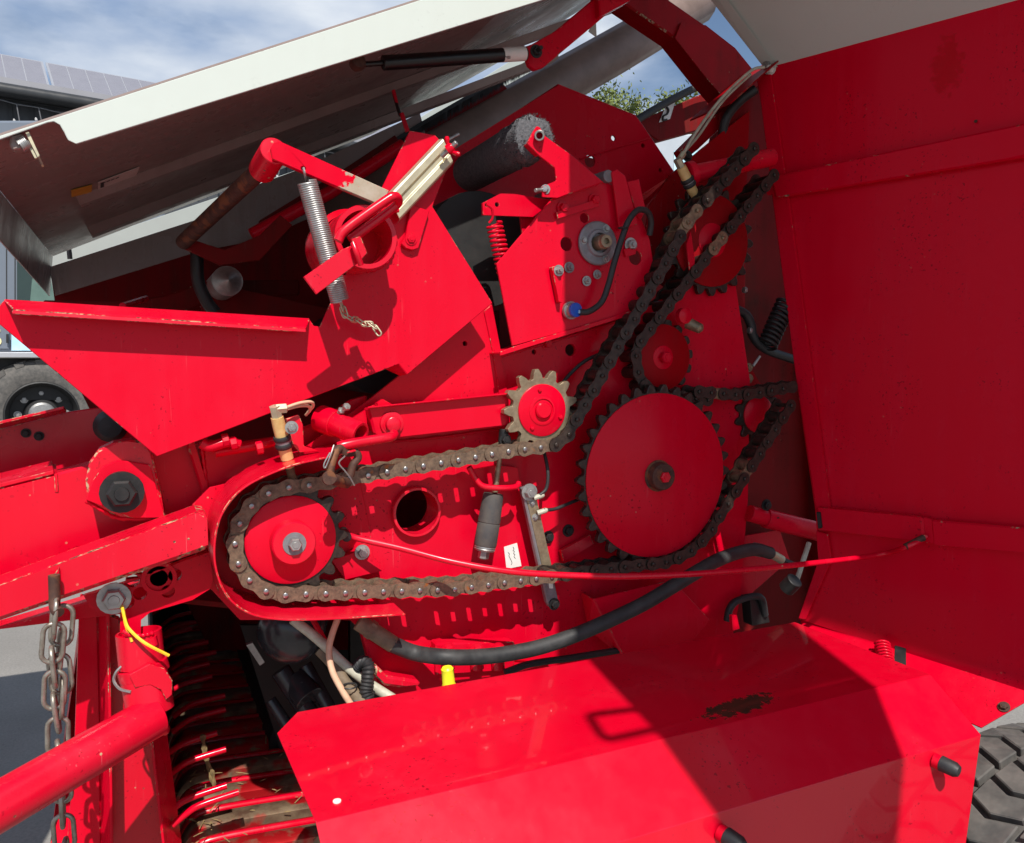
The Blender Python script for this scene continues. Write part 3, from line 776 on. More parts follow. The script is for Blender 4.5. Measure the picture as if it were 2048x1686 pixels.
# zinc channel bracket with wing nuts
q = [at(772, 391, -0.012), at(880, 277, -0.012), at(911, 321, -0.012), at(797, 445, -0.012)]
ux = (q[1] - q[0]).normalized(); uz = (q[3] - q[0]).normalized(); Lq = (q[1] - q[0]).length; Wq = (q[3] - q[0]).length
zc_pts = []
for s, d in ((0, 0.0), (0.06, -0.014), (0.14, -0.016), (0.36, -0.016), (0.42, -0.012), (0.60, -0.012), (0.66, -0.016), (0.88, -0.016), (0.94, -0.014), (1.0, 0.0)):
    zc_pts.append(q[0] + uz * (Wq * s) + YA * (d + 0.004))
prof = zc_pts + [p + YA * 0.003 for p in reversed(zc_pts)]
slab('zinc_channel', prof, ux * Lq, M_ZINC, BAL, 0.0005)
def wingnut(px, py, Y, ang, s=1.0):
    c = at(px, py, Y)
    ax = (ux * 0.75 - YA * 0.65).normalized()
    st = cyl('stud', c - ax * 0.018 * s, c + ax * 0.016 * s, 0.0042 * s, M_GALV, BAL, n=12)
    lathe('wing_nut', c - ax * 0.002 * s, ax, [(0, 0.009 * s), (0.008 * s, 0.007 * s), (0.010 * s, 0.005 * s)], M_REDC, st, 14)
    u, w = frame(ax)
    for k in (-1, 1):
        dv = (w * math.cos(ang) + u * math.sin(ang)) * k
        tube('wing', [c + dv * 0.005 * s, c + dv * 0.013 * s + ax * 0.005 * s, c + dv * 0.018 * s + ax * 0.009 * s], lambda q_: 0.0040 * s * (1.15 - abs(q_ - 0.6)), M_REDC, st, 8, 4)
wingnut(899, 298, -0.045, 0.2)
wingnut(779, 416, -0.035, 0.9, 0.8)
sheet('small_tab', [(822, 408), (859, 422), (837, 496), (826, 500), (812, 496), (803, 488), (812, 470)], -0.010, 0.008, M_RED, BAL)
bolt('tab_rivet', at(822, 478, -0.010), CAMDIR, 0.007, M_RED, BAL, h=0.003)
cyl('stud', at(896, 280, 0.02), at(918, 268, 0.02), 0.003, M_GALV, BAL)

# ---- right bracket carrying the net roller
RB = sheet('roller_bracket', [(993, 528), (1100, 402), (1150, 384), (1212, 364), (1232, 372), (1256, 380), (1284, 440), (1300, 480), (1306, 520), (1290, 570), (1272, 622), (1025, 692)],
           0.010, 0.005, M_RED, BAL, holes=[(1133, 488, 0.0125), (1271, 515, 0.014), (1169, 436, 0.009)])
RB['label'] = 'bent red bracket plate holding the grey bearing flange'
slab('base_flange', [at(1000, 704, 0.012), at(1276, 621, 0.012), at(1276, 621, 0.012) + YA * 0.05, at(1000, 704, 0.012) + YA * 0.05], (0, 0, -0.004), M_RED, RB)
sheet('base_strip', [(1000, 704), (1025, 694), (1276, 618), (1276, 626), (1001, 712)], 0.005, 0.004, M_RED, RB)
ra = sheet('roller_arm', [(1054, 287), (1066, 264), (1074, 252), (1080, 254), (1092, 273), (1145, 311), (1207, 364), (1142, 386), (1116, 396), (1085, 394), (1085, 373), (1113, 361), (1110, 336), (1078, 311)], -0.020, 0.005, M_RED, RB)
slab('arm_side', [at(1054, 287, -0.018), at(1078, 311, -0.018), at(1078, 311, -0.018) + YA * 0.045, at(1054, 287, -0.018) + YA * 0.045], (0.003, 0, 0.002), M_RED, ra)
slab('arm_side', [at(1116, 396, -0.018), at(1207, 366, -0.018), at(1207, 366, -0.018) + YA * 0.03, at(1116, 396, -0.018) + YA * 0.03], (0, 0, 0.003), M_RED, ra)
sheet('clamp_strip', [(1113, 424), (1196, 398), (1200, 412), (1116, 437)], 0.002, 0.006, M_RED, RB)
bolt('bolt', at(1126, 416, 0.008), CAMDIR, 0.0085, M_REDC, RB)
bolt('bolt', at(1189, 400, 0.008), CAMDIR, 0.0085, M_RED, RB)
sheet('gusset', [(1104, 534), (1127, 527), (1127, 560), (1124, 606), (1118, 604)], -0.004, 0.012, M_RED, RB)
# felt roller running back through the machine
fr0 = at(1068, 274, 0.0)
V, Fc = [], []
nn, L = 30, 26
rgn = random.Random(4)
for i in range(L + 1):
    for k in range(nn):
        a = 2 * math.pi * k / nn
        rr = 0.0385 + (rgn.uniform(-0.003, 0.0035) if i < 8 else rgn.uniform(-0.0004, 0.0004))
        if i == 0: rr *= 0.93
        V.append(fr0 + Vector((rr * math.cos(a), (i * 0.012 if i < 9 else 0.108 + (i - 9) * 0.06) - 0.002 + (rgn.uniform(-0.004, 0.004) if i < 9 else 0), rr * math.sin(a))))
for i in range(L):
    for k in range(nn):
        j = (k + 1) % nn; Fc.append((i * nn + k, i * nn + j, (i + 1) * nn + j, (i + 1) * nn + k))
Fc.append(tuple(range(nn)))
me = mesh(V, Fc); autosmooth(me, 80)
fr = link('felt_roller', me, M_FELT, BAL); fr['label'] = 'grey fleece covered roller with frayed end'
V, Fc = [], []                                          # frayed fleece tufts at its end
for k in range(1500):
    a = rgn.uniform(0, 6.283); yy = abs(rgn.gauss(0, 0.035)); rr = 0.0385 + rgn.uniform(-0.002, 0.001)
    if rgn.random() < 0.35: yy = 0; rr = rgn.uniform(0.02, 0.039)
    p = fr0 + Vector((rr * math.cos(a), yy - 0.003, rr * math.sin(a)))
    n_ = Vector((math.cos(a), -0.6 if yy == 0 else rgn.uniform(-0.4, 0.4), math.sin(a))).normalized()
    sd = Vector((rgn.uniform(-1, 1), rgn.uniform(-1, 1), rgn.uniform(-1, 1))).normalized() * 0.0012
    tip = p + (n_ + sd * 200).normalized() * rgn.uniform(0.0015, 0.0045)
    o = len(V); V.extend([p - sd, p + sd, tip]); Fc.append((o, o + 1, o + 2))
me = bpy.data.meshes.new('m'); me.from_pydata([tuple(x) for x in V], [], Fc)
fz = link('fleece_tufts', me, M_TUFT, fr); fz['kind'] = 'stuff'
pipe('roller_end', at(1079, 271, -0.034), at(1079, 271, 0.0), 0.0092, 0.0058, M_GALV, fr, 20)
cyl('thin_roller', at(1218, 352, 0.0), at(1218, 352, 0.0) + Vector((-0.02, 0.25, 0)), 0.0115, M_GREYP, BAL)
sheet('lug', [(1224, 344), (1234, 338), (1251, 352), (1276, 448), (1240, 462), (1232, 400)], -0.004, 0.006, M_RED, RB)
sheet('lug', [(1254, 364), (1278, 358), (1284, 384), (1292, 420), (1282, 440), (1274, 430)], 0.006, 0.004, M_RED, RB)
cyl('pin', at(1090, 379, -0.012), at(1071, 381, -0.03), 0.0035, M_GALV, RB)
bolt('bolt', at(1091, 379, -0.018), (-0.6, -0.8, 0), 0.006, M_GALV, RB)
# bearing flange
bf = at(1194, 487, 0.008)
fl = lathe('bearing_flange', bf, CAMDIR, [(0, 0.0405), (0.004, 0.0405), (0.006, 0.038), (0.006, 0.026), (0.010, 0.0235), (0.011, 0.0185), (0.002, 0.018)], M_GREYP, RB, 40)
lathe('shaft', bf + Vector((0, 0.002, 0)), CAMDIR, [(0, 0.0135), (0.028, 0.0135), (0.03, 0.012), (0.036, 0.0115), (0.036, 0.006), (0.03, 0.0055)], M_SPROCK, fl, 24)
for a in (60, 175, 300):
    bolt('bolt', bf + Vector((math.cos(R(a)) * 0.032, -0.006, math.sin(R(a)) * 0.032)), CAMDIR, 0.005, M_GALV, fl)
for (x, y, rr, mm) in ((1117, 541, 0.007, M_GALV), (1138, 535, 0.007, M_GREYP), (1173, 562, 0.0065, M_GALV), (1194, 549, 0.006, M_GALV), (1261, 490, 0.0095, M_GALV)):
    bolt('bolt', at(x, y, 0.008 if x > 1120 else -0.004), CAMDIR, rr, mm, RB, stud=0.004)
sheet('bolt_plate', [(1248, 498), (1274, 492), (1272, 508), (1252, 514)], 0.004, 0.004, M_RED, RB)
# sensor with blue cap and cable
sn = lathe('sensor', at(1139, 621, 0.008), (0.12, -1.0, 0.0), [(0, 0.0165), (0.006, 0.0165), (0.006, 0.0135), (0.014, 0.0135), (0.014, 0.0125), (0.016, 0.0125)], M_GALV, RB, 24)
c0 = at(1139, 621, 0.008) + Vector((0.12, -1.0, 0)) * 0.0162
lathe('blue_cap', c0, (0.12, -1.0, 0), [(0, 0.0132), (0.005, 0.0132), (0.006, 0.012)], M_BLUE, sn, 24)
cyl('cable_gland', c0 + Vector((0.004, -0.008, -0.003)), c0 + Vector((0.022, -0.008, -0.006)), 0.0035, M_LBLUE, sn)
tube('sensor_cable', [at(1160, 625, -0.018), at(1180, 622, -0.02), at(1203, 604, -0.02), at(1216, 572, -0.02), at(1230, 520, -0.022), at(1246, 470, -0.022), at(1258, 440, -0.022), at(1276, 420, -0.02), at(1295, 424, -0.015), at(1302, 444, -0.008), at(1299, 470, 0.0)], 0.0058, M_BLACK, RB, 12, 8)
tube('cable_tie', ringpts(at(1246, 456, -0.022), 0.009, 12, XA, YA) + [ringpts(at(1246, 456, -0.022), 0.009, 12, XA, YA)[0]], 0.0012, M_BLACK, RB, 6, 0)
# lever with red spring
sheet('spring_lever', [(965, 406), (1001, 387), (1030, 388), (1066, 394), (1110, 400), (1066, 434), (966, 430)], 0.035, 0.006, M_RED, BAL, holes=[(973, 410, 0.003), (994, 409, 0.0042)])
sheet('spring_lever_web', [(1040, 425), (1070, 420), (1070, 470), (1046, 480)], 0.05, 0.006, M_RED, BAL)
rs_ = helix('tension_spring', at(988, 446, 0.03), at(1010, 545, 0.03), 0.0135, 0.0024, 11, M_RED, BAL, 7, 16)
tube('spring_hook', [at(973, 409, 0.02), at(984, 418, 0.022), at(985, 436, 0.026), at(978, 446, 0.03)], 0.0022, M_RED, rs_, 6)

# ---- roof plate of the net box behind the bracket
rp = sheet('net_box_plate', [(1116, 171), (1273, 234), (1302, 275), (1348, 345), (1292, 413), (1250, 500), (1000, 520), (850, 420), (890, 310)], 0.30, 0.006, M_RED, BAL, holes=[(1227, 276, 0.006), (1286, 291, 0.005), (1321, 340, 0.005), (1180, 322, 0.014)])
slab('plate_fold', [at(1348, 345, 0.30), at(1284, 405, 0.30), at(1262, 402, 0.12), at(1340, 352, 0.12)], (0.003, 0, 0.002), M_RED, rp)
slab('plate_fold', [at(1116, 171, 0.303), at(1273, 234, 0.303), at(1273, 234, 0.303) + YA * 0.5, at(1116, 171, 0.303) + YA * 0.5], (0, 0, 0.004), M_RED, rp)
slab('plate_fold', [at(1273, 234, 0.303), at(1348, 345, 0.303), at(1348, 345, 0.303) + YA * 0.12, at(1273, 234, 0.303) + YA * 0.12], (0.003, 0, 0), M_RED, rp)
tube('fold_crease', [at(1160, 318, 0.298), at(1299, 276, 0.298)], 0.0022, M_RED, rp, 6, 0)

# ================================================================ drive
sL, cL, rL = sprocket(BAL, 'sprocket', 580, 1077, 0.0, 17, 0.016, 0.071, M_CHAIND, M_RED, 'left chain sprocket with red hub and bright bolt')
hb = lathe('hub', cL + Vector((0, -0.012, 0)), CAMDIR, [(0, 0.034), (0.026, 0.034), (0.028, 0.032)], M_REDW, sL, 40)
lathe('washer', cL + Vector((0, -0.0395, 0)), CAMDIR, [(0, 0.018), (0.002, 0.018)], M_GREYP, hb, 24)
bolt('hub_bolt', cL + Vector((0, -0.041, 0)), CAMDIR, 0.0105, M_GALV, hb, washer=False)
sI, cI, rI = sprocket(BAL, 'sprocket', 1080, 820, 0.0, 13, 0.014, 0.0475, M_SPROCK, M_RED, 'small idler sprocket with pale worn teeth', a0=0.25, tipx=0.0085)
lathe('hub', cI + Vector((0, -0.010, 0)), CAMDIR, [(0, 0.0275), (0.002, 0.0275), (0.003, 0.025), (0.003, 0.021), (-0.001, 0.020)], M_REDC, sI, 32)
lathe('pin', cI + Vector((0, -0.008, 0)), CAMDIR, [(0, 0.0155), (0.008, 0.0155), (0.010, 0.013)], M_REDC, sI, 24)
for a in (100, -20, 235):
    bolt('rivet', cI + Vector((math.cos(R(a)) * 0.038, -0.010, math.sin(R(a)) * 0.038)), CAMDIR, 0.0042, M_REDC, sI, washer=False)
sB, cB, rB = sprocket(BAL, 'sprocket', 1310, 950, 0.0, 34, 0.014, 0.1612, M_CHAIND, M_RED, 'largest sprocket, a wide red disc with rusty hub', disc_proud=0.003, tipx=0.0065)
hb = lathe('hub', cB + Vector((0, -0.009, 0)), CAMDIR, [(0, 0.031), (0.003, 0.031), (0.004, 0.0275), (0.02, 0.026), (0.022, 0.024)], M_RUST, sB, 32)
bolt('hub_bolt', cB + Vector((0, -0.030, 0)), CAMDIR, 0.011, M_REDW, hb, washer=False, h=0.006)
sM, cM, rM = sprocket(BAL, 'sprocket', 1320, 715, 0.045, 15, 0.012, 0.0665, M_CHAIND, M_REDD, 'red sprocket above the largest one', a0=0.1, tipx=0.001)
lathe('hub', cM + Vector((0, -0.008, 0)), CAMDIR, [(0, 0.024), (0.003, 0.024), (0.004, 0.022)], M_RED, sM, 28)
bolt('hub_bolt', cM + Vector((0, -0.012, 0)), CAMDIR, 0.012, M_RED, sM, washer=False)
sU, cU, rU = sprocket(BAL, 'sprocket', 1418, 482, 0.05, 21, 0.012, 0.094, M_CHAIND, M_REDD, 'upper red sprocket in the shade of the door')
lathe('hub', cU + Vector((0, -0.008, 0)), CAMDIR, [(0, 0.035), (0.003, 0.035), (0.004, 0.033)], M_RED, sU, 28)
cyl('drive_shaft', cB + Vector((0, 0.0, 0)), cB + YA * 0.2, 0.03, M_RED, BAL)
cyl('drive_shaft', cL + Vector((0, 0.0, 0)), cL + YA * 0.1, 0.03, M_RED, BAL)
cyl('drive_shaft', cI + Vector((0, 0.0, 0)), cI + YA * 0.06, 0.012, M_RED, BAL)

ch1 = root('roller_chain', 'rusty brown roller chain looping round the left sprocket and under the idler', 'drive chain', tuple(cL))
path = [at(1494, 302, 0.0), at(1468, 332, 0.0), at(1368, 440, 0.0), at(1310, 545, 0.0)]
path += arc(cI, rI, -22, -104, 20)
path += arc(cL, rL, 83, 274, 40)
path += [at(900, 1172, 0.0)]
path += arc(cB, rB, -98, -32, 20)
path += [at(1530, 870, 0.0), at(1582, 788, 0.0)]
def key1(c, k):
    if (c - at(1366, 443, 0)).length < 0.03: return 'bright'
    if (c - at(1482, 934, 0)).length < 0.02: return 'bright'
    return 'rust' if c.x < 0.69 and (c.z < 1.43) else 'grease'
# dense resample so chord stepping is smooth
def dense(p, step=0.004):
    out = [p[0]]
    for a, b in zip(p, p[1:]):
        n = max(1, int((b - a).length / step))
        out += [a.lerp(b, i / n) for i in range(1, n + 1)]
    return out
roller_chain(ch1, dense(path), key1)
ch2 = root('roller_chain', 'greasy dark roller chain running up beside the door past the upper sprocket', 'drive chain', tuple(cM))
path = [at(1530, 356, 0.045), at(1510, 380, 0.045), at(1415, 495, 0.045)] + arc(cM, rM, 163, 262, 20) + [at(1420, 800, 0.045)]
roller_chain(ch2, dense(path), lambda c, k: 'bright' if (c - at(1416, 494, 0.045)).length < 0.022 else 'grease', 0.05)
ch3 = root('roller_chain', 'short dark chain strand leaving the top of the largest sprocket', 'drive chain', tuple(cB + ZA * 0.17))
roller_chain(ch3, dense([at(1385, 783, 0.03), at(1470, 790, 0.03), at(1582, 772, 0.03)]), lambda c, k: 'bright' if k == 1 else 'grease')

# ---- chain guard
gp = [(712, 899), (660, 912), (600, 925), (560, 938), (520, 955), (490, 972), (465, 994), (445, 1022), (433, 1052), (427, 1090), (428, 1128), (438, 1166), (455, 1196), (480, 1219), (510, 1233), (550, 1240), (600, 1242), (700, 1238), (811, 1231)]
gpts = smooth_path([at(x, y, -0.072) for x, y in gp], 3)
cg = strip_band('chain_guard', gpts, -0.072, PY - 0.001, 0.003, M_REDW, BAL)
cg['label'] = 'U-shaped red sheet guard around the left sprocket'
sheet('guard_back', [(700, 905), (560, 935), (470, 985), (420, 1060), (415, 1130), (440, 1190), (500, 1225), (600, 1232), (760, 1230), (740, 1060), (720, 960)], PY - 0.004, 0.003, M_RED, BAL)
sheet('stiffener', [(662, 1120), (700, 1108), (734, 1090), (745, 1118), (765, 1142), (690, 1160)], 0.035, 0.02, M_RED, BAL)
bolt('bolt', at(724, 1104, 0.033), CAMDIR, 0.009, M_GALV, BAL)

# ---- idler arm
ia = beam('idler_arm', [(735, 817), (1018, 789), (1020, 852), (800, 877), (748, 868)], 0.012, 0.03, M_REDC, BAL, 0.003)
slab('arm_lip', [at(735, 817, 0.012), at(1018, 789, 0.012), at(1018, 789, -0.002), at(735, 817, -0.002)], (0, 0, 0.003), M_REDC, ia)
lathe('pivot_boss', at(783, 847, 0.012), CAMDIR, [(0, 0.021), (0.004, 0.020), (0.005, 0.016)], M_REDW, ia, 28)
lathe('pivot_pin', at(784, 848, 0.008), CAMDIR, [(0, 0.0155), (0.002, 0.0155), (0.002, 0.0125), (0.012, 0.0125), (0.013, 0.011)], M_REDW, ia, 24)
sheet('arm_gusset', [(700, 840), (766, 798), (790, 812), (735, 830), (735, 862), (712, 862)], 0.03, 0.01, M_RED, BAL)
# small open tube with hook rod, set screw
ot = pipe('lock_tube', at(722, 868, -0.035), at(646, 838, 0.03), 0.0195, 0.0145, M_REDW, BAL, 30)
cyl('tube_sleeve', at(672, 848, 0.008), at(640, 836, 0.035), 0.0225, M_REDW, ot, n=30)
ss = cyl('set_screw', at(677, 826, 0.0), at(692, 815, -0.012), 0.0035, M_GALV, BAL, n=10)
bolt('screw_head', at(691, 816, -0.012), (at(692, 812, -0.022) - at(677, 828, 0.0)), 0.0065, M_GALV, ss, h=0.006, washer=False)
bolt('lock_nut', at(681, 823, -0.003), (at(692, 812, -0.022) - at(677, 828, 0.0)), 0.006, M_GALV, ss, h=0.004, washer=False)
tube('hook_rod', [at(676, 894, -0.06), at(690, 890, -0.062), at(720, 884, -0.062), at(770, 876, -0.06), at(784, 873, -0.055), at(788, 868, -0.045)], 0.0078, M_REDW, BAL, 12)
# rusty shackle tied on with wire
sk = root('chain_shackle', 'rusty iron shackle hooked over the red rod above the chain guard', 'shackle', tuple(at(690, 930, -0.07)))
tube('shackle_body', [at(665, 962, -0.085), at(660, 950, -0.088), at(664, 925, -0.085), at(672, 904, -0.078), at(680, 897, -0.07), at(690, 908, -0.066)], 0.0065, M_RUST, sk, 10)
tube('shackle_body', [at(700, 952, -0.06), at(706, 930, -0.06), at(716, 916, -0.058), at(712, 905, -0.058), at(700, 906, -0.06), at(684, 905, -0.066)], 0.0062, M_RUST, sk, 10)
cyl('shackle_pin', at(662, 958, -0.095), at(694, 966, -0.055), 0.0088, M_RUST, sk, n=16)
lathe('pin_head', at(658, 956, -0.098), CAMDIR, [(0, 0.011), (0.004, 0.010)], M_RUST, sk, 16)
tube('tie_wire', [at(668, 890, -0.09), at(662, 908, -0.095), at(651, 935, -0.095), at(648, 928, -0.095), at(660, 905, -0.095)], 0.0012, M_GALV, sk, 5)
tube('tie_wire', [at(690, 912, -0.085), at(678, 926, -0.09), at(690, 942, -0.092), at(700, 955, -0.092), at(709, 971, -0.09)], 0.0011, M_GALV, sk, 5)

# ---- oil brushes
def brush(parts_at, label, bend):
    P0, P1 = parts_at
    P0, P1 = Vector(P0), Vector(P1); ax = (P1 - P0).normalized(); L = (P1 - P0).length
    b_ = lathe('oil_brush', P0, ax, [(0, 0.0095), (L * 0.12, 0.0102), (L * 0.34, 0.0102), (L * 0.35, 0.0088), (L * 0.50, 0.0088), (L * 0.51, 0.0100), (L * 0.68, 0.0098), (L * 0.69, 0.0085), (L * 0.82, 0.0082)], M_AMBER, BAL, 22)
    b_['label'] = label
    for s in (0.30, 0.42):
        lathe('rubber_ring', P0 + ax * (L * s), ax, [(0, 0.0125), (0.002, 0.0135), (0.006, 0.0135), (0.008, 0.0125)], M_BLACK, b_, 22)
    lathe('clamp_band', P0 + ax * (L * 0.36), ax, [(0, 0.0118), (L * 0.06, 0.0118)], M_GREYP, b_, 22)
    lathe('bristles', P0 + ax * (L * 0.80), ax, [(0, 0.0072), (L * 0.14, 0.0066), (L * 0.22, 0.0082), (L * 0.23, 0.002)], M_BRISTLE, b_, 14)
    lathe('fitting', P0 - ax * 0.018, ax, [(0, 0.007), (0.0, 0.0085), (0.019, 0.0085), (0.019, 0.006)], M_ZINC, b_, 6)
    return b_, ax
ob, ax = brush((at(554, 834, -0.035), at(584, 955, -0.01)), 'yellowed oil brush over the left sprocket', 1)
cyl('elbow', at(550, 818, -0.038), at(573, 816, -0.036), 0.008, M_ZINC, ob, n=6)
tube('nylon_tube', [at(572, 815, -0.036), at(600, 806, -0.03), at(622, 804, -0.02), at(626, 812, -0.005), at(616, 825, 0.01)], 0.0026, M_BEIGE, ob, 8)
tube('nylon_tube', [at(574, 818, -0.034), at(598, 812, -0.026), at(616, 812, -0.014), at(620, 820, 0.0), at(612, 830, 0.015)], 0.0026, M_BEIGE, ob, 8)
bolt('clamp_screw', at(583, 855, -0.045), CAMDIR, 0.007, M_GALV, ob)
sheet('brush_bracket', [(572, 838), (598, 830), (606, 850), (608, 892), (640, 902), (600, 905), (586, 890)], -0.015, 0.01, M_REDW, BAL)
ob2, ax2 = brush((at(1362, 334, 0.02), at(1398, 408, 0.03)), 'amber oil brush below the diagonal strut', 1)
cyl('fitting_nut', at(1357, 322, 0.02), at(1368, 305, 0.02), 0.006, M_ZINC, ob2, n=6)
tube('oil_pipe', [at(1362, 316, 0.02), at(1390, 268, 0.03), at(1440, 200, 0.04), at(1500, 143, 0.02), at(1530, 134, 0.0)], 0.0032, M_CREAM, ob2, 8)
tube('oil_pipe', [at(1372, 300, 0.03), at(1398, 270, 0.045), at(1446, 202, 0.055), at(1502, 148, 0.03)], 0.0028, M_CREAM, ob2, 8)

# ---- damper with rubber boot, sensor bar, label
db = lathe('damper_boot', at(987, 987, 0.02), (at(969, 1100, 0.02) - at(987, 987, 0.02)), [(0, 0.017), (0.004, 0.0185), (0.052, 0.0205), (0.053, 0.0195), (0.055, 0.0205), (0.092, 0.0205), (0.096, 0.0195)], M_BOOT, BAL, 28)
ax = (at(969, 1100, 0.02) - at(987, 987, 0.02)).normalized(); e0 = at(987, 987, 0.02)
lathe('spring_seat', e0 + ax * 0.095, ax, [(0, 0.019), (0.003, 0.0195), (0.004, 0.018), (0.006, 0.0195), (0.009, 0.018)], M_GALV, db, 28)
lathe('nut', e0 + ax * 0.104, ax, [(0, 0.010), (0.014, 0.010), (0.016, 0.008)], M_GALV, db, 6)
cyl('rod', at(1003, 885, 0.02), at(990, 985, 0.02), 0.0052, M_SPROCK, db, n=14)
cyl('rod_eye', at(1008, 858, 0.02), at(1005, 895, 0.02), 0.009, M_DARK, db, n=14)
bolt('ball_pin', at(1010, 880, 0.008), CAMDIR, 0.008, M_DARK, db)
tube('boot_collar', [at(938, 934, 0.01), at(950, 955, 0.01), at(966, 972, 0.005), at(1000, 976, 0.0), at(1030, 974, 0.005), at(1038, 966, 0.01)], 0.0055, M_REDW, db, 8)
sheet('collar_plate', [(945, 940), (1000, 930), (1036, 935), (1040, 966), (1000, 972), (968, 970)], 0.045, 0.012, M_RED, BAL)
sbar = sheet('sensor_bar', [(1043, 976), (1062, 969), (1070, 982), (1118, 1204), (1112, 1216), (1100, 1216), (1094, 1205)], 0.022, 0.014, M_GREYP, BAL, bev=0.002)
sheet('bar_face', [(1050, 985), (1070, 982), (1104, 1135), (1086, 1140)], 0.0205, 0.0014, M_SPROCK, sbar)
for (x, y, rr) in ((1058, 984, 0.011), (1064, 1006, 0.0045), (1070, 1034, 0.0045), (1108, 1208, 0.008)):
    bolt('bolt', at(x, y, 0.021), CAMDIR, rr, M_GALV if y < 1200 else M_DARK, sbar)
for (x, y) in ((1076, 993), (1083, 1023)):
    lathe('plug', at(x - 8, y + 3, 0.015), (1, -0.3, 0.3), [(0, 0.005), (0.016, 0.005), (0.02, 0.003)], M_CREAM, sbar, 10)
tube('sensor_wire', [at(1080, 990, 0.01), at(1092, 978, 0.01), at(1096, 955, 0.01), at(1094, 930, 0.015), at(1087, 900, 0.03)], 0.0034, M_BLACK, BAL, 8)
tube('sensor_wire', [at(1088, 1020, 0.01), at(1110, 1018, 0.015), at(1140, 1006, 0.025), at(1165, 996, 0.04)], 0.0034, M_BLACK, BAL, 8)
tube('sensor_wire', [at(1122, 770, 0.04), at(1140, 748, 0.045), at(1170, 722, 0.045), at(1210, 704, 0.045), at(1235, 698, 0.05)], 0.0036, M_BLACK, BAL, 8)
for (x, y) in ((1096, 1074), (1136, 1061), (1094, 687)):
    bolt('bolt', at(x, y, PY), CAMDIR, 0.0085, M_DARK if y > 800 else M_RED, BAL)
st = sheet('paper_label', [(1008, 1094), (1034, 1086), (1043, 1132), (1013, 1138)], PY - 0.0012, 0.001, M_STICK, BAL, bev=0)
tube('handwriting', [at(x, y, PY - 0.0016) for x, y in ((1026, 1094), (1028, 1098), (1026, 1101), (1029, 1103), (1027, 1107), (1030, 1109), (1028, 1113), (1031, 1117))], 0.0005, M_INK, st, 4, 3)
tube('handwriting', [at(x, y, PY - 0.0016) for x, y in ((1016, 1105), (1019, 1108), (1018, 1112), (1022, 1120), (1024, 1126), (1022, 1130))], 0.0005, M_INK, st, 4, 3)
sheet('bracket_tab', [(1122, 1102), (1180, 1070), (1188, 1088), (1128, 1124)], 0.045, 0.01, M_REDW, BAL)
# pipework under the bracket on the left
tube('brake_pipe', [at(402, 886, 0.02), at(420, 893, 0.02), at(455, 884, 0.02), at(478, 888, 0.025)], 0.0085, M_REDC, BAL, 10)
tube('brake_pipe', [at(430, 905, 0.05), at(500, 893, 0.05), at(560, 880, 0.05), at(600, 866, 0.05)], 0.008, M_REDC, BAL, 10)
for (x, y) in ((452, 880), (468, 886), (520, 895)):
    cyl('pipe_union', at(x - 8, y + 2, 0.018), at(x + 6, y - 1, 0.018), 0.0105, M_REDC, BAL, n=8)
# ================================================================ frame and drawbar at the left
beam('drawbar_beam', [(-500, 980), (135, 824), (300, 800), (300, 985), (-60, 1000), (-500, 1110)], 0.42, 0.012, M_REDW, BAL, 0.002)
slab('drawbar_lip', [at(-500, 980, 0.42), at(133, 825, 0.42), at(128, 818, 0.34), at(-500, 964, 0.34)], (0, 0, 0.005), M_REDW, BAL)
for x, y in ((52, 866), (78, 872)):
    bolt('bolt', at(x, y, 0.418), CAMDIR, 0.006, M_DARK, BAL)
lathe('rubber_buffer', at(222, 850, 0.41), CAMDIR, [(0, 0.03), (0.03, 0.03), (0.045, 0.02), (0.047, 0)], M_BLACK, BAL, 24)
mb = beam('drawbar_rail', [(-500, 1100), (108, 948), (176, 930), (300, 900), (420, 880), (425, 1080), (300, 1100), (-500, 1340)], 0.12, 0.06, M_REDW, BAL, 0.004)
slab('rail_top', [at(-500, 1100, 0.118), at(108, 948, 0.118), at(104, 928, 0.22), at(-500, 1076, 0.22)], (0, 0, 0.006), M_REDW, mb)
slab('rail_end', [at(108, 948, 0.118), at(104, 928, 0.22), at(104, 960, 0.22), at(110, 985, 0.118)], (0.005, 0, 0), M_REDW, mb)
lugp = [(330, 1036), (240, 1036), (205, 1020), (175, 1003), (171, 960), (178, 925), (196, 900), (225, 886), (262, 880), (290, 884), (304, 905), (322, 985)]
lg = sheet('pivot_lug', lugp, 0.055, 0.05, M_REDW, BAL, bev=0.003)
sheet('lug_plate', [(186, 960), (205, 934), (232, 922), (252, 922), (300, 930), (330, 1036), (262, 1036), (172, 1000)], 0.047, 0.008, M_RED, lg)
lathe('pivot_washer', at(243, 980, 0.047), CAMDIR, [(0, 0.029), (0.008, 0.029), (0.010, 0.026)], M_DARK, lg, 30)
bolt('pivot_nut', at(244, 984, 0.036), CAMDIR, 0.0215, M_DARK, lg, h=0.016, washer=True, stud=0.004)
sheet('frame_cheek', [(300, 905), (404, 880), (412, 1010), (330, 1040), (318, 980)], 0.10, 0.012, M_RED, BAL, bev=0.003)
sheet('frame_cheek', [(404, 878), (470, 885), (560, 872), (640, 842), (700, 800), (735, 790), (735, 880), (700, 905), (560, 930), (470, 975), (418, 1040)], 0.09, 0.012, M_RED, BAL, bev=0.003)
sheet('frame_cheek', [(372, 885), (388, 880), (425, 1005), (412, 1010)], 0.085, 0.008, M_RED, BAL, bev=0.003)
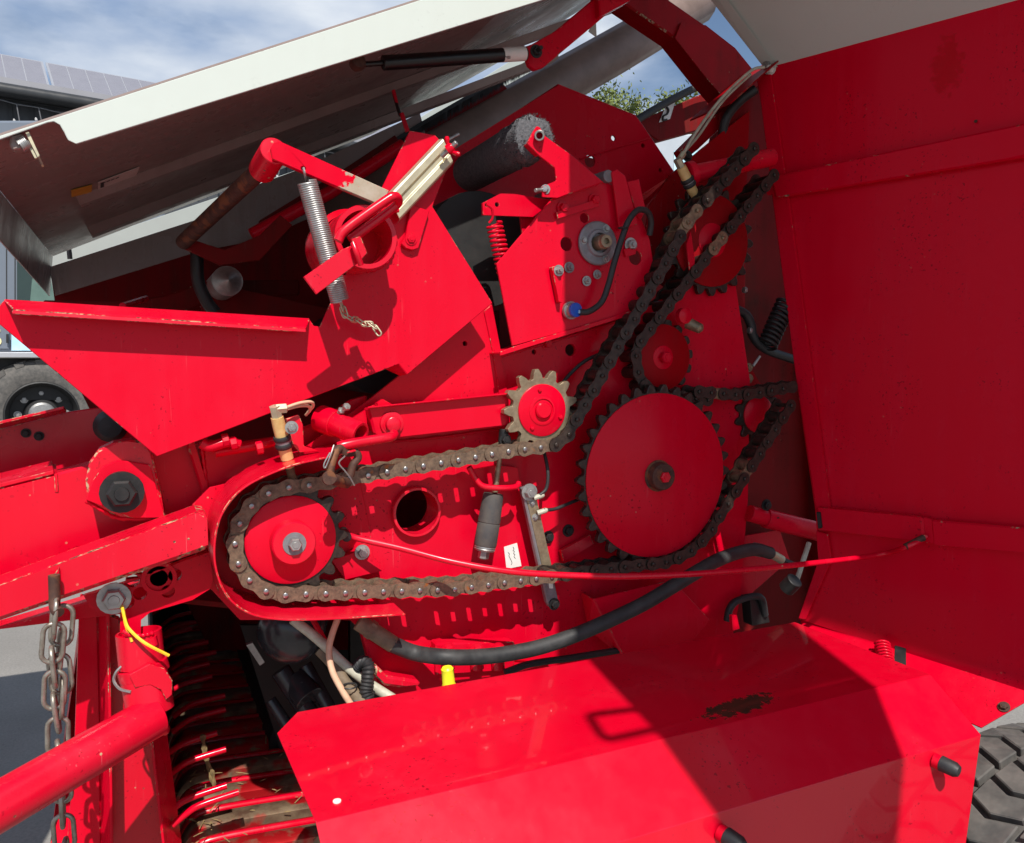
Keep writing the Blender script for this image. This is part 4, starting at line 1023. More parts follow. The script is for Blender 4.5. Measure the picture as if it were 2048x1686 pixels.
# square drawbar arm
dbar = beam('drawbar_arm', [(-500, 1354), (402, 1022), (416, 1030), (418, 1098), (380, 1112), (-500, 1414)], -0.03, 0.075, M_REDW, BAL, 0.006)
sheet('arm_plate', [(108, 1150), (118, 1134), (122, 1200), (110, 1212)], -0.036, 0.006, M_REDW, dbar)
# slotted bracket below
sheet('hole_bracket', [(168, 1192), (300, 1150), (372, 1120), (420, 1104), (426, 1160), (420, 1178), (385, 1200), (300, 1225), (282, 1240), (282, 1295), (240, 1295), (240, 1215), (205, 1225), (180, 1215)], 0.035, 0.014, M_RED, BAL,
      holes=[(265, 1162, 0.010), (280, 1187, 0.010), (318, 1156, 0.013), (350, 1150, 0.010), (336, 1183, 0.010), (256, 1205, 0.009)], bev=0.003)
lathe('bush', at(318, 1156, 0.034), CAMDIR, [(-0.002, 0.0255), (0.004, 0.0255), (0.004, 0.0195), (-0.002, 0.0195)], M_RED, BAL, 28)
bolt('bracket_bolt', at(228, 1196, 0.03), CAMDIR, 0.0165, M_GALV, BAL, h=0.012)
beam('frame_rail', [(-20, 1262), (160, 1208), (300, 1165), (430, 1110), (432, 1172), (420, 1180), (300, 1220), (250, 1228)], 0.10, 0.05, M_RED, BAL, 0.003)
# parking stand: upright socket, collar, elbow and long tube
stp = [at(277, 1262, 0.02), at(284, 1330, 0.015)]
pipe('stand_socket', stp[0], stp[1], 0.0325, 0.028, M_REDW, BAL, 36)
tube('weld_nub', [at(302, 1274, -0.005), at(306, 1290, -0.005)], 0.008, M_REDW, BAL, 8, 0)
cyl('stand_collar', at(284, 1328, 0.014), at(290, 1350, 0.012), 0.036, M_REDW, BAL, n=32)
cyl('stand_stub', at(286, 1340, 0.012), at(302, 1425, 0.0), 0.0335, M_REDW, BAL, n=32)
sheet('stand_cam', [(258, 1350), (300, 1328), (330, 1338), (345, 1362), (344, 1390), (332, 1400), (322, 1380), (300, 1370), (270, 1376)], -0.025, 0.008, M_REDW, BAL)
tube('spring_clip', [at(246, 1330, 0.0), at(232, 1345, 0.0), at(228, 1362, 0.0), at(240, 1378, -0.01), at(262, 1384, -0.02)], 0.0022, M_GALV, BAL, 6)
cyl('stand_tube', at(310, 1432, -0.012), at(-70, 1652, -0.16), 0.0315, M_REDW, BAL, n=32)
lathe('tube_end', at(312, 1431, -0.005), at(330, 1420, -0.003) - at(300, 1438, -0.005), [(-0.002, 0.0335), (0.004, 0.033), (0.008, 0.029)], M_REDW, BAL, 32)
# yellow cable tie
ct = root('cable_tie', 'bright yellow orange cable tie looped on the bolt above the stand socket', 'cable tie', tuple(at(250, 1220, 0.0)))
tube('tie_strap', [at(244, 1212, 0.02), at(252, 1246, -0.01), at(262, 1262, -0.02), at(290, 1286, -0.03), at(338, 1311, -0.03)], 0.0024, M_TIE, ct, 6)
tube('tie_strap', [at(247, 1222, 0.015), at(252, 1250, -0.008), at(264, 1283, -0.012)], 0.0022, M_TIE, ct, 6)
# hanging safety chain
sch = root('safety_chain', 'grey steel safety chain hanging from the square drawbar arm', 'chain', tuple(at(108, 1200, -0.05)))
tube('chain_hook', [at(108, 1150, -0.045), at(109, 1188, -0.045), at(110, 1215, -0.05), at(118, 1226, -0.06)], 0.0075, M_RUST, sch, 10)
olm = oval_link(0.058, 0.026, 0.0034); olm.materials.append(M_STEEL)
ys = [1212, 1262, 1310, 1358, 1402, 1448, 1496, 1544, 1592, 1640, 1690, 1740]
xs_ = [112, 108, 104, 110, 108, 116, 116, 122, 124, 126, 130, 132]
link_chain(sch, [at(x, y, -0.048 + 0.0001 * (y - 1212)) for x, y in zip(xs_, ys)], olm, 0.2)
sch2 = root('safety_chain', 'second strand of steel chain close behind the first, hanging from the same hook', 'chain', tuple(at(122, 1230, -0.03)))
link_chain(sch2, [at(x + 14, y + 14, -0.02) for x, y in zip(xs_[:5], ys[:5])], olm, 1.4)

# ================================================================ pickup under the frame
PU = bpy.data.objects.new('pickup', None); COL.objects.link(PU); PU.parent = BAL; PU.location = -BAL.location
def in_pickup(o):
    o.location = (0, 0, 0); return o
def pk(o): return o
beam('pickup_side', [(158, 1196), (197, 1200), (203, 1450), (205, 1740), (130, 1740), (148, 1500)], 0.14, 0.03, M_RED, PU, 0.004)
beam('pickup_side', [(200, 1222), (240, 1236), (262, 1400), (318, 1470), (338, 1640), (352, 1740), (206, 1740)], 0.17, 0.012, M_REDW, PU, 0.003)
slab('side_flange', [at(296, 1300, 0.165), at(330, 1470, 0.165), at(366, 1740, 0.165), at(330, 1740, 0.10), at(300, 1480, 0.10), at(276, 1300, 0.10)], (0.004, 0, 0), M_RED, PU)
slab('side_flange', [at(197, 1200, 0.139), at(203, 1740, 0.139), at(222, 1740, 0.10), at(214, 1200, 0.10)], (0.004, 0, 0), M_RED, PU)
slab('wind_guard', [at(100, 1690, 0.3), at(155, 1300, 0.3), at(160, 1190, 0.5), at(165, 1190, 0.5), at(150, 1690, 0.3)], (0, 0.01, 0), M_RED, PU)
T_SP, T_Y0 = 0.10, 0.06
tine_p = [at(345, 1640, 0.22), at(372, 1618, 0.22), at(400, 1602, 0.22), at(470, 1579, 0.22)]
tine_p = [p - Vector((0, 0.22, 0)) for p in tine_p]
v, f = tube_vf(smooth_path(tine_p, 5), 0.0062, 8); tme = mesh(v, f); autosmooth(tme, 50); tme.materials.append(M_REDC)
band_px = [(352, 1700), (360, 1664), (382, 1632), (430, 1613), (590, 1586), (760, 1560)]
bpts = smooth_path([at(x, y, 0.27) - Vector((0, 0.27, 0)) for x, y in band_px], 5)
V, Fc = [], []
Wd = 0.044
for p in bpts:
    V += [(p.x, 0, p.z - 0.004), (p.x, 0.006, p.z), (p.x, Wd - 0.006, p.z), (p.x, Wd, p.z - 0.004), (p.x, Wd, p.z - 0.03), (p.x, 0, p.z - 0.03)]
for i in range(len(bpts) - 1):
    for k in range(6):
        j = (k + 1) % 6; Fc.append((i * 6 + k, i * 6 + j, i * 6 + 6 + j, i * 6 + 6 + k))
bme = mesh(V, Fc); autosmooth(bme, 35); bme2 = bme.copy(); bme.materials.append(M_BAND); bme2.materials.append(M_REDW)
for i in range(14):
    Yt = 0.10 + T_SP * i
    o = bpy.data.objects.new('tine', tme); COL.objects.link(o); o.parent = PU; o.location = (random.uniform(-0.006, 0.006), Yt, 0.040 + random.uniform(-0.010, 0.008))
    o.rotation_euler = (random.uniform(-0.05, 0.05), random.uniform(-0.03, 0.03), 0)
    for k in (0, 1):
        ob_ = bpy.data.objects.new('stripper_band', bme if k == 0 else bme2); COL.objects.link(ob_); ob_.parent = PU; ob_.location = (0, Yt + 0.012 + 0.0, 0)
        if k == 1:
            ob_.scale = (1, 0.34, 1); ob_.location = (0, Yt + 0.070, -0.004)
drum_c = at(560, 1740, 0.35)
bx_ = at(336, 1640, 0.22).x - 0.012
slab('pickup_sky_block', [Vector((bx_, 0.20, 0.30)), Vector((bx_, 1.5, 0.30)), Vector((bx_, 1.5, 1.03)), Vector((bx_, 0.20, 0.99))], (-0.006, 0, 0), M_BLK, PU)  # black sheet added to keep sky light off the pickup
slab('pickup_back_block', [Vector((bx_, 1.5, 0.2)), Vector((1.4, 1.5, 0.2)), Vector((1.4, 1.5, 1.05)), Vector((bx_, 1.5, 1.05))], (0, 0.006, 0), M_BLK, PU)  # added black sheet closing off sky light from behind
cyl('pickup_drum', Vector((drum_c.x, 0.15, drum_c.z - 0.05)), Vector((drum_c.x, 1.6, drum_c.z - 0.05)), 0.10, M_DARK, PU, n=28)
tw = root('straw_twine', 'brown twisted straw twine hanging over the pickup bands', 'twine', tuple(at(410, 1470, 0.3)))
tube('strand', [at(404, 1470, 0.33), at(412, 1510, 0.33), at(420, 1545, 0.33), at(436, 1600, 0.34), at(446, 1650, 0.34), at(456, 1700, 0.34)], lambda s: 0.004 + 0.0016 * math.sin(s * 60), M_STRAW, tw, 6, 8)
tube('strand', [at(408, 1470, 0.33), at(408, 1512, 0.325), at(426, 1548, 0.325), at(430, 1600, 0.335), at(450, 1652, 0.335), at(452, 1700, 0.335)], lambda s: 0.0034 + 0.0014 * math.sin(s * 70), M_STRAW, tw, 6, 8)
rs2 = random.Random(12)
V, Fc = [], []
for k in range(170):
    i_ = rs2.randrange(0, 6); s_ = rs2.uniform(0.15, 0.95)
    p = bpts[int(s_ * (len(bpts) - 1))] + Vector((rs2.uniform(-0.01, 0.01), 0.10 + T_SP * i_ + rs2.uniform(0.0, 0.11), 0.002))
    d = Vector((rs2.uniform(-1, 1), rs2.uniform(-1, 1), rs2.uniform(-0.1, 0.25))).normalized() * rs2.uniform(0.008, 0.03)
    w_ = d.cross(ZA).normalized() * 0.0011
    o = len(V); V += [p - w_, p + w_, p + d + w_, p + d - w_, p + d * 0.5 + ZA * 0.0016]
    Fc += [(o, o + 1, o + 4), (o + 1, o + 2, o + 4), (o + 2, o + 3, o + 4), (o + 3, o, o + 4)]
me = bpy.data.meshes.new('m'); me.from_pydata([tuple(x) for x in V], [], Fc)
so2 = link('straw', me, M_STRAW); so2['kind'] = 'stuff'; so2['label'] = 'loose bits of dry straw lying on the pickup bands'; so2['category'] = 'straw'
# rotor housing, PTO guard and dark ironwork in the throat
cyl('rotor', at(620, 1480, 0.5), at(620, 1480, 0.5) + YA * 1.0, 0.09, M_BLK, BAL, n=28)
lathe('pto_guard', at(578, 1268, 0.16), (at(556, 1310, 0.12) - at(600, 1232, 0.2)), [(-0.10, 0.046), (-0.03, 0.058), (0.0, 0.060), (0.018, 0.054), (0.032, 0.040), (0.04, 0.022), (0.042, 0.0)], M_PTO, BAL, 36)
slab('pto_flap', [at(492, 1290, 0.3), at(505, 1285, 0.3), at(530, 1325, 0.3), at(520, 1332, 0.3)], (0, 0.01, 0), M_GALV, BAL)
for (xa, ya, xb, yb, rr) in ((560, 1340, 640, 1460, 0.02), (610, 1330, 660, 1420, 0.014), (540, 1400, 600, 1490, 0.012), (590, 1360, 620, 1400, 0.03)):
    cyl('throat_pipe', at(xa, ya, 0.30), at(xb, yb, 0.26), rr, M_PTO, BAL, n=14)
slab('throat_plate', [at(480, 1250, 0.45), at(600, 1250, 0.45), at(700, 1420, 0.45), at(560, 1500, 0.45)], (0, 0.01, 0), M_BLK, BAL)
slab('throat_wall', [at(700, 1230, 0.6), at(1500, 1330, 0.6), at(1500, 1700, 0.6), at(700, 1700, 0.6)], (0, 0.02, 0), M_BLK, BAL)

# ---- hoses and cables below the guard
tube('nylon_strap', [at(676, 1236, 0.03), at(664, 1270, 0.02), at(658, 1300, 0.01), at(664, 1340, 0.0), at(684, 1380, -0.01), at(704, 1412, -0.02)], lambda s: 0.0055, M_BEIGE, BAL, 8)
tube('cable', [at(585, 1238, 0.06), at(640, 1282, 0.05), at(690, 1330, 0.03), at(740, 1368, 0.01), at(790, 1400, -0.01)], 0.0085, M_CREAM, BAL, 10)
tube('cable', [at(640, 1300, 0.06), at(668, 1330, 0.04), at(690, 1365, 0.02), at(728, 1410, -0.02)], 0.0105, M_TAN, BAL, 10)
tube('cable', [at(625, 1238, 0.08), at(655, 1290, 0.08), at(670, 1310, 0.08)], 0.005, M_RED, BAL, 8)
cv = smooth_path([at(716, 1333, 0.02), at(726, 1324, 0.008), at(736, 1332, -0.002), at(735, 1360, -0.008), at(732, 1385, -0.012), at(742, 1410, -0.02)], 14)
tube('corrugated_conduit', cv, lambda s: 0.0105 + 0.0012 * math.sin(s * 330), M_BLACK, BAL, 12, 0)
for (x, y) in ((699, 1372), (712, 1396), (735, 1386)):
    tube('cable_tie', ringpts(at(x, y, -0.006), 0.012, 12, XA, YA) + ringpts(at(x, y, -0.006), 0.012, 12, XA, YA)[:1], 0.0015, M_BLACK, BAL, 5, 0)
hp = [(722, 1246), (750, 1266), (782, 1287), (830, 1306), (890, 1314), (950, 1314), (1010, 1308), (1080, 1294), (1150, 1270), (1220, 1240), (1290, 1206), (1350, 1170), (1400, 1140), (1440, 1118), (1480, 1104), (1512, 1099), (1540, 1106)]
tube('hydraulic_hose', [at(x, y, 0.0 if x < 850 else (-0.04 if x < 1420 else -0.04 + (x - 1420) * 0.0006)) for x, y in hp[2:]], 0.0138, M_HOSE, BAL, 16)
hf = cyl('hose_fitting', at(716, 1243, 0.02), at(788, 1290, 0.0), 0.0145, M_TAN, BAL, n=18)
lathe('fitting_ring', at(737, 1256, 0.015), at(788, 1290, 0.0) - at(716, 1243, 0.02), [(0, 0.0165), (0.01, 0.0165)], M_TAN, hf, 6)
cyl('hose_ferrule', at(1508, 1098, 0.03), at(1522, 1101, 0.032), 0.0148, M_GALV, BAL, n=18)
cyl('hose_ferrule', at(1540, 1106, 0.033), at(1564, 1120, 0.035), 0.010, M_ZINC, BAL, n=18)
cyl('hose_nut', at(1564, 1120, 0.035), at(1590, 1132, 0.037), 0.008, M_DARK, BAL, n=6)
# valve / gearbox parts at the lower edge
slab('gearbox_cover', [at(724, 1266, 0.03), at(778, 1300, 0.03), at(870, 1330, 0.03), at(1100, 1330, 0.03), at(1100, 1400, 0.03), at(780, 1390, 0.03), at(752, 1372, 0.03)], (0, 0.03, 0), M_RED, BAL, 0.004)
beam('gearbox_foot', [(752, 1330), (775, 1352), (840, 1362), (842, 1372), (800, 1376), (770, 1372), (748, 1350)], -0.005, 0.03, M_REDW, BAL, 0.004)
beam('manifold', [(872, 1288), (1030, 1284), (1030, 1340), (872, 1350)], 0.02, 0.03, M_RED, BAL, 0.003)
for x in (895, 953, 995):
    cyl('manifold_stud', at(x, 1292, 0.012), at(x + 2, 1338, 0.012), 0.012, M_REDW, BAL, n=14)
    bolt('manifold_nut', at(x, 1300, 0.006), CAMDIR, 0.010, M_REDW, BAL)
yc = lathe('yellow_cap', at(894, 1334, -0.075), at(898, 1372, -0.075) - at(894, 1334, -0.075), [(0, 0.008), (0.003, 0.0105), (0.006, 0.0100), (0.028, 0.0105), (0.030, 0.0115), (0.034, 0.0115), (0.036, 0.009)], M_YEL, BAL, 22)
tube('rubber_hose', [at(1010, 1345, 0.0), at(1060, 1328, 0.0), at(1140, 1316, 0.0), at(1240, 1300, 0.01)], 0.007, M_BLACK, BAL, 8)
# red box panel right of the label
slab('inner_cover', [at(1188, 1198, 0.0), at(1345, 1160, 0.0), at(1420, 1240, 0.0), at(1370, 1300, 0.0), at(1250, 1316, 0.0)], (0, 0.004, 0), M_RED, BAL)
slab('inner_cover_side', [at(1188, 1198, 0.0), at(1165, 1184, 0.05), at(1180, 1260, 0.05), at(1250, 1316, 0.0)], (-0.003, 0.002, 0), M_RED, BAL)
sheet('guard_plate', [(1360, 1142), (1440, 1080), (1560, 1060), (1580, 1120), (1500, 1190), (1390, 1200)], 0.10, 0.006, M_RED, BAL)
# long bent rod from sprocket to the door
# ================================================================ open side door
HG = at(1580, 700, 0.05); DD = Vector((0.352, -0.935, 0)).normalized(); DN = Vector((DD.y, -DD.x, 0)).normalized()   # DN points to the viewer's side
if DN.dot(FW) > 0: DN = -DN
def dp(px, py, off=0.0): return atp(px, py, HG + DN * off, DN)
out = [(1512, 150), (1526, 138), (1845, 8)]
o3 = [dp(x, y) for x, y in out]
topz = (dp(1845, 8).z - dp(1526, 138).z) / (dp(1845, 8) - dp(1526, 138)).length
far_top = dp(1845, 8) + DD * 1.25 + ZA * 0.02
bot = [(2048, 1385), (1596, 1238), (1638, 1122), (1630, 1020), (1612, 900), (1590, 745), (1566, 560), (1545, 400), (1522, 210)]
b3 = [dp(x, y) for x, y in bot]
far_bot = dp(2048, 1385) + DD * 1.0 - ZA * 0.12
M_DOOR = paint('red_door_paint', RED, PINK, wear=0.2, rough=0.2, dust=0.3, spec=0.08, patch=(dp(1895, 130), DD, ZA, None, 0.035, 0.06), pcol=((0.55, 0.002, 0.013), (0.49, 0.008, 0.017)))
DOOR = slab('side_door', o3 + [far_top, far_bot] + b3, -DN * 0.003, M_DOOR, BAL, 0.001)
DOOR['label'] = 'tall red side door swung open at the right'
def doorpart(name, px_pts, off, th, mat, bev=0.0015):
    return slab(name, [dp(x, y, off) for x, y in px_pts], -DN * th, mat, DOOR, bev)
doorpart('edge_flange', [(1512, 150), (1541, 148), (1576, 390), (1660, 1015), (1632, 1020), (1590, 745), (1545, 398), (1522, 210)], 0.010, 0.009, M_DOOR)
doorpart('edge_flange', [(1632, 1062), (1655, 1068), (1663, 1120), (1610, 1240), (1596, 1237), (1636, 1122)], 0.010, 0.009, M_DOOR)
doorpart('door_rib', [(1540, 352), (2048, 246), (2300, 190), (2300, 258), (2048, 314), (1550, 396)], 0.022, 0.021, M_DOOR, 0.004)
doorpart('door_rib', [(1632, 1014), (1845, 1034), (1850, 1084), (1634, 1060)], 0.024, 0.023, M_DOOR, 0.004)
doorpart('door_rib', [(1862, 1040), (2048, 1056), (2300, 1085), (2300, 1138), (2048, 1106), (1866, 1090)], 0.022, 0.021, M_DOOR, 0.004)
doorpart('rib_strap', [(1846, 1034), (1864, 1040), (1868, 1088), (1852, 1086)], 0.020, 0.018, M_DOOR)
doorpart('hinge', [(1530, 364), (1546, 362), (1550, 388), (1534, 390)], 0.012, 0.011, M_RED)
doorpart('hinge', [(1632, 1024), (1640, 1024), (1644, 1056), (1636, 1058)], 0.028, 0.006, M_DARK)
for (x, y, mm) in ((1536, 128, M_GALV), (1541, 139, M_STICK), (1840, 8, M_GALV), (1952, 243, M_RUST)):
    bolt('bolt', dp(x, y, 0.004), DN, 0.009 if x < 1900 else 0.003, mm, DOOR, washer=x < 1900)
tube('crease', [dp(1510, 150, 0.002), dp(1526, 139, 0.002)], 0.002, M_RED, DOOR, 6, 0)
# white cover panel bolted to the door's top edge, overhanging towards the machine
A0 = dp(1530, 137); E1 = Vector((-0.15, 0.0, 0.118)).normalized()
ZF = A0.z + 0.275                                      # the panel rises from the door; above, an added shade panel runs level
def cast(p):                                           # the point of the level part that shades place p
    return p - SUN * ((p.z - ZF) / SUN.z)
TE = A0 + E1 * (0.275 / E1.z)                          # where it turns level
S1, S4 = cast(at(1128, 500, 0.01)), cast(atz(1326, 1481, 0.98))
Q1, Q2 = cast(atz(1600, 1258, 0.98)), cast(atz(1744, 1368, 0.98))
K1, K2 = cast(dp(1602, 1234)), cast(dp(2048, 1380))
def ext(a, b, y): return a + (b - a) * ((y - a.y) / (b.y - a.y))
Q0, K0 = ext(Q1, Q2, Q1.y + 0.12), ext(K1, K2, K1.y + 0.10)
def ext(a, b, y): return a + (b - a) * ((y - a.y) / (b.y - a.y))
WP = slab('door_roof', [A0, TE, TE + DD * 2.1, A0 + DD * 2.1], E1.cross(DD) * 0.004, M_WHITE, DOOR, 0.001)
WP['label'] = 'pale grey roof panel bolted along the top of the red side door'
slab('roof_rim', [A0 + DD * 0.002 - ZA * 0.0, TE + DD * 0.002, TE + DD * 0.045 - ZA * 0.012, A0 + DD * 0.030 - ZA * 0.004], -DD * 0.003, M_WHITE, WP, 0.0005)
S5 = cast(atp(1432, 1632, Vector((0, -0.418, 0.98)), Vector((0, 0.066, -0.088))))
lv = [TE, ext(S1, S4, TE.y), S1, S4, S5, ext(S4, S5, -1.95), ext(Q1, Q2, -1.95), Q2, Q1, Q0, K0, K1, K2, ext(K1, K2, -1.95), TE + DD * 2.1]
sun_gaps = [[cast(at(x, y, 0.03)) for x, y in ((1424, 1042), (1438, 1040), (1453, 1112), (1440, 1116))],  # openings added to let patches of sun through
         [cast(at(x, y, 0.03)) for x, y in ((1408, 1160), (1420, 1158), (1432, 1196), (1416, 1198))],
         [cast(at(x, y, 0.0)) for x, y in ((1462, 1230), (1474, 1228), (1484, 1260), (1466, 1264))],
         [cast(at(x, y, 0.05)) for x, y in ((1374, 470), (1386, 462), (1396, 520), (1390, 550), (1380, 552))]]
slab('shade_panel', lv, (0, 0, 0.004), M_WHITE, WP, 0, holes=sun_gaps)  # unseen level panel, outlined so its shadow edge falls on plates and shield
tube('roof_handle', [cast(atz(x, y, 0.98)) for x, y in ((1290, 1416), (1200, 1427), (1181, 1432), (1184, 1442), (1203, 1470), (1212, 1476), (1230, 1476), (1320, 1456))], 0.0075, M_BLACK, WP, 8, 4)
bx0 = slab('ground_shade_box', [Vector((-1.3, 0.45, 1.15)), Vector((-0.52, 0.45, 1.15)), Vector((-0.52, 0.45, 1.66)), Vector((-0.60, 0.45, 1.72)), Vector((-1.3, 0.45, 1.72))], (0, 1.3, 0), M_RED, BAL, 0.01)  # unseen box added to throw the shadow on the ground
# rod from the left sprocket to the door rib
tube('release_rod', [at(690, 1068, 0.02), at(720, 1078, 0.0), at(800, 1096, -0.03), at(900, 1122, -0.07), at(1000, 1140, -0.10), at(1100, 1149, -0.12), at(1250, 1153, -0.14), at(1400, 1147, -0.15), at(1550, 1134, -0.15), at(1690, 1119, -0.15), at(1770, 1107, -0.16), dp(1810, 1095, 0.06), dp(1842, 1080, 0.035), dp(1852, 1072, 0.026)], 0.0054, M_REDW, BAL, 10, 5)
cyl('rod_end', dp(1810, 1094, 0.062), dp(1848, 1075, 0.03), 0.0065, M_RUST, BAL, n=12)
cyl('rod_pin', at(686, 1062, 0.04), at(694, 1075, 0.0), 0.008, M_DARK, BAL, n=12)

# ================================================================ raised top cover
LY0, LY1 = -0.10, 1.05
def ln(px, py): return at(px, py, LY0)
LT = [ln(-70, 294), ln(840, 0), ln(1120, -92), ln(1514, -300), ln(1938, -560)]
fas = [(-70, 294), (840, 0), (1120, -92), (1514, -300), (1560, -328), (1560, -250), (1130, -12), (1085, 0), (152, 288), (136, 280), (128, 264), (120, 250), (108, 243), (96, 245), (0, 279), (-70, 302)]
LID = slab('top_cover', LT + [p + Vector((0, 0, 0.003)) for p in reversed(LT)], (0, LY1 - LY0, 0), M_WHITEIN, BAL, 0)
LID['label'] = 'raised white top cover seen from below'
lf = slab('cover_fascia', [at(x, y, LY0 - 0.002) for x, y in fas], (0, 0.002, 0), M_WHITE, LID, 0.0007)
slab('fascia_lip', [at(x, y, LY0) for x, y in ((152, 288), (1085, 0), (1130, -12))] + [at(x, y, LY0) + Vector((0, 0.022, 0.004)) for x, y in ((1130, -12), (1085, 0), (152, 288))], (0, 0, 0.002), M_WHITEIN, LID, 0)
ln_n = (LT[1] - LT[0]).cross(YA).normalized()
if ln_n.z > 0: ln_n = -ln_n
def lp(px, py, off=0.0): return atp(px, py, LT[0] + ln_n * off, ln_n)
dl = (LT[1] - LT[0]).normalized()
# far fascia and end lip
fo = Vector((0, 0, -0.075))
FY = 1.95                                               # white cover of the machine's other side, out in the sun
slab('cover_strip', [at(x, y, FY) for x, y in ((72, 508), (104, 484), (112, 476), (130, 472), (140, 478), (150, 490), (436, 394), (600, 338), (842, 234), (1046, 106), (1060, 98), (1060, 300), (700, 560), (140, 660), (108, 592), (98, 538))], (0, 0.03, 0), M_FARW, LID, 0.004)
e0, e1 = LT[0], LT[0] + YA * (LY1 - LY0)
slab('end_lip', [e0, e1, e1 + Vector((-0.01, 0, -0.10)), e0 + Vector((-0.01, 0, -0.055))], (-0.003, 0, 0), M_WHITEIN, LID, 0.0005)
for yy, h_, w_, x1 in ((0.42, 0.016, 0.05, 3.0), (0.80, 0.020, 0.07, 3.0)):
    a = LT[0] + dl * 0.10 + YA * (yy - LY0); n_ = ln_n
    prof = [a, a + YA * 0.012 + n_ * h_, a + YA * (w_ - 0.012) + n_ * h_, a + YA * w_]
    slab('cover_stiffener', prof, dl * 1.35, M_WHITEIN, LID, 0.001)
slab('cover_gusset', [at(1178, 62, 0.12), at(1192, 34, 0.12), at(1194, 74, 0.12)], (0, 0.004, 0), M_WHITE, LID)
# far side: rolled edge and brush strip of the opposite cover
rl = [(640, 400), (845, 262), (1060, 145), (1250, 40), (1420, -60)]
V, Fc = [], []
sec = [(0, 0.0), (0.03, -0.015), (0.05, -0.05), (0.05, -0.09), (0.03, -0.12), (0.0, -0.135)]
for (x, y) in rl:
    p = at(x, y, 1.05)
    for dy, dz in sec: V.append(p + Vector((0, -dy, dz * 1.25)))
ns = len(sec)
for i in range(len(rl) - 1):
    for k in range(ns - 1):
        Fc.append((i * ns + k, i * ns + k + 1, (i + 1) * ns + k + 1, (i + 1) * ns + k))
me = mesh(V, Fc); autosmooth(me, 50)
ro = link('cover_roll', me, M_ROLL, LID); sm = ro.modifiers.new('thick', 'SOLIDIFY'); sm.thickness = 0.004
V, Fc = [], []
rb = random.Random(2)
bp0, bp1, bp2 = at(700, 340, 1.02), at(845, 250, 1.02), at(1060, 126, 1.02)
for i in range(420):
    s = i / 419
    p = bp0.lerp(bp1, s * 2.5) if s < 0.4 else bp1.lerp(bp2, (s - 0.4) / 0.6)
    L = rb.uniform(0.018, 0.034); o = len(V)
    V += [p, p + dl * 0.006, p + dl * 0.004 + Vector((0, rb.uniform(-0.006, 0.002), -L))]; Fc.append((o, o + 1, o + 2))
me = bpy.data.meshes.new('m'); me.from_pydata([tuple(x) for x in V], [], Fc)
bs = link('brush_strip', me, M_STRUT, LID); bs['kind'] = 'stuff'
slab('brush_rail', [bp0, bp1, bp2, bp2 + ZA * 0.012, bp1 + ZA * 0.012, bp0 + ZA * 0.012], (0, 0.006, 0), M_STRUT, LID, 0)
# gas strut
gs = cyl('gas_strut', at(765, 126, 0.02), at(1052, 107, 0.02), 0.0118, M_STRUT, LID, n=20)
cyl('strut_rod', at(716, 129, 0.02), at(768, 126, 0.02), 0.0045, M_STRUT, gs, n=12)
cyl('strut_label', at(1004, 110, 0.02), at(1050, 107, 0.02), 0.0122, M_STICK, gs, n=20)
for k in range(3):
    sheet('label_print', [(1011 + k * 2, 113 + k * 2), (1021, 112 + k * 2), (1021, 113 + k * 2), (1011 + k * 2, 114 + k * 2)], 0.0068, 0.0004, M_INK, gs, bev=0)
lathe('strut_ball', at(712, 130, 0.015), CAMDIR, [(0, 0.011), (0.012, 0.013), (0.022, 0.010), (0.024, 0.004)], M_RUST, gs, 18)
bolt('strut_bolt', at(1072, 103, 0.012), CAMDIR, 0.008, M_DARK, gs, stud=0.012)
ar = sheet('lift_arm', [(1046, 94), (1064, 88), (1110, 62), (1196, -10), (1226, -14), (1212, 30), (1088, 134), (1070, 140), (1058, 130)], 0.035, 0.012, M_RED, BAL, bev=0.002)
sheet('lift_arm_bracket', [(1195, -30), (1262, -30), (1262, 0), (1200, 34)], 0.02, 0.03, M_REDC, BAL, bev=0.002)
# stickers on the underside
s1 = slab('cover_sticker', [lp(196, 364, 0.002), lp(279, 333, 0.002), lp(270, 358, 0.002), lp(196, 384, 0.002)], ln_n * 0.0006, M_STICKP, LID, 0)
for k in range(4):
    slab('sticker_print', [lp(204 + k * 9, 366 - k * 3.2, 0.003), lp(211 + k * 9, 363 - k * 3.2, 0.003), lp(211 + k * 9, 364.5 - k * 3.2, 0.003), lp(204 + k * 9, 367.5 - k * 3.2, 0.003)], ln_n * 0.0003, M_INK, s1, 0)
slab('sticker_print', [lp(201, 366, 0.003), lp(208, 364, 0.003), lp(208, 374, 0.003), lp(201, 376, 0.003)], ln_n * 0.0003, M_INK, s1, 0)
slab('cover_sticker', [lp(142, 380, 0.002), lp(184, 369, 0.002), lp(183, 384, 0.002), lp(143, 394, 0.002)], ln_n * 0.0006, M_ORST, LID, 0)
# cover latch
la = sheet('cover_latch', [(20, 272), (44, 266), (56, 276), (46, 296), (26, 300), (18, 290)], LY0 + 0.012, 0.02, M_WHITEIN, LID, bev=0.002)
helix('latch_spring', at(40, 292, LY0 + 0.01), at(56, 284, LY0 + 0.01), 0.0075, 0.0013, 6, M_GALV, la, 6, 12)
slab('latch_strap', [at(50, 264, LY0 + 0.004), at(57, 262, LY0 + 0.004), at(80, 312, LY0 + 0.004), at(76, 316, LY0 + 0.004)], (0, 0.004, 0), M_ZINC, la)
slab('latch_strap', [at(50, 280, LY0 + 0.008), at(54, 278, LY0 + 0.008), at(76, 316, LY0 + 0.008), at(70, 318, LY0 + 0.008)], (0, 0.004, 0), M_ZINC, la)
tube('latch_hook', [at(76, 312, LY0 + 0.006), at(82, 324, LY0 + 0.006), at(86, 334, LY0 + 0.006)], 0.0016, M_RUST, la, 6)
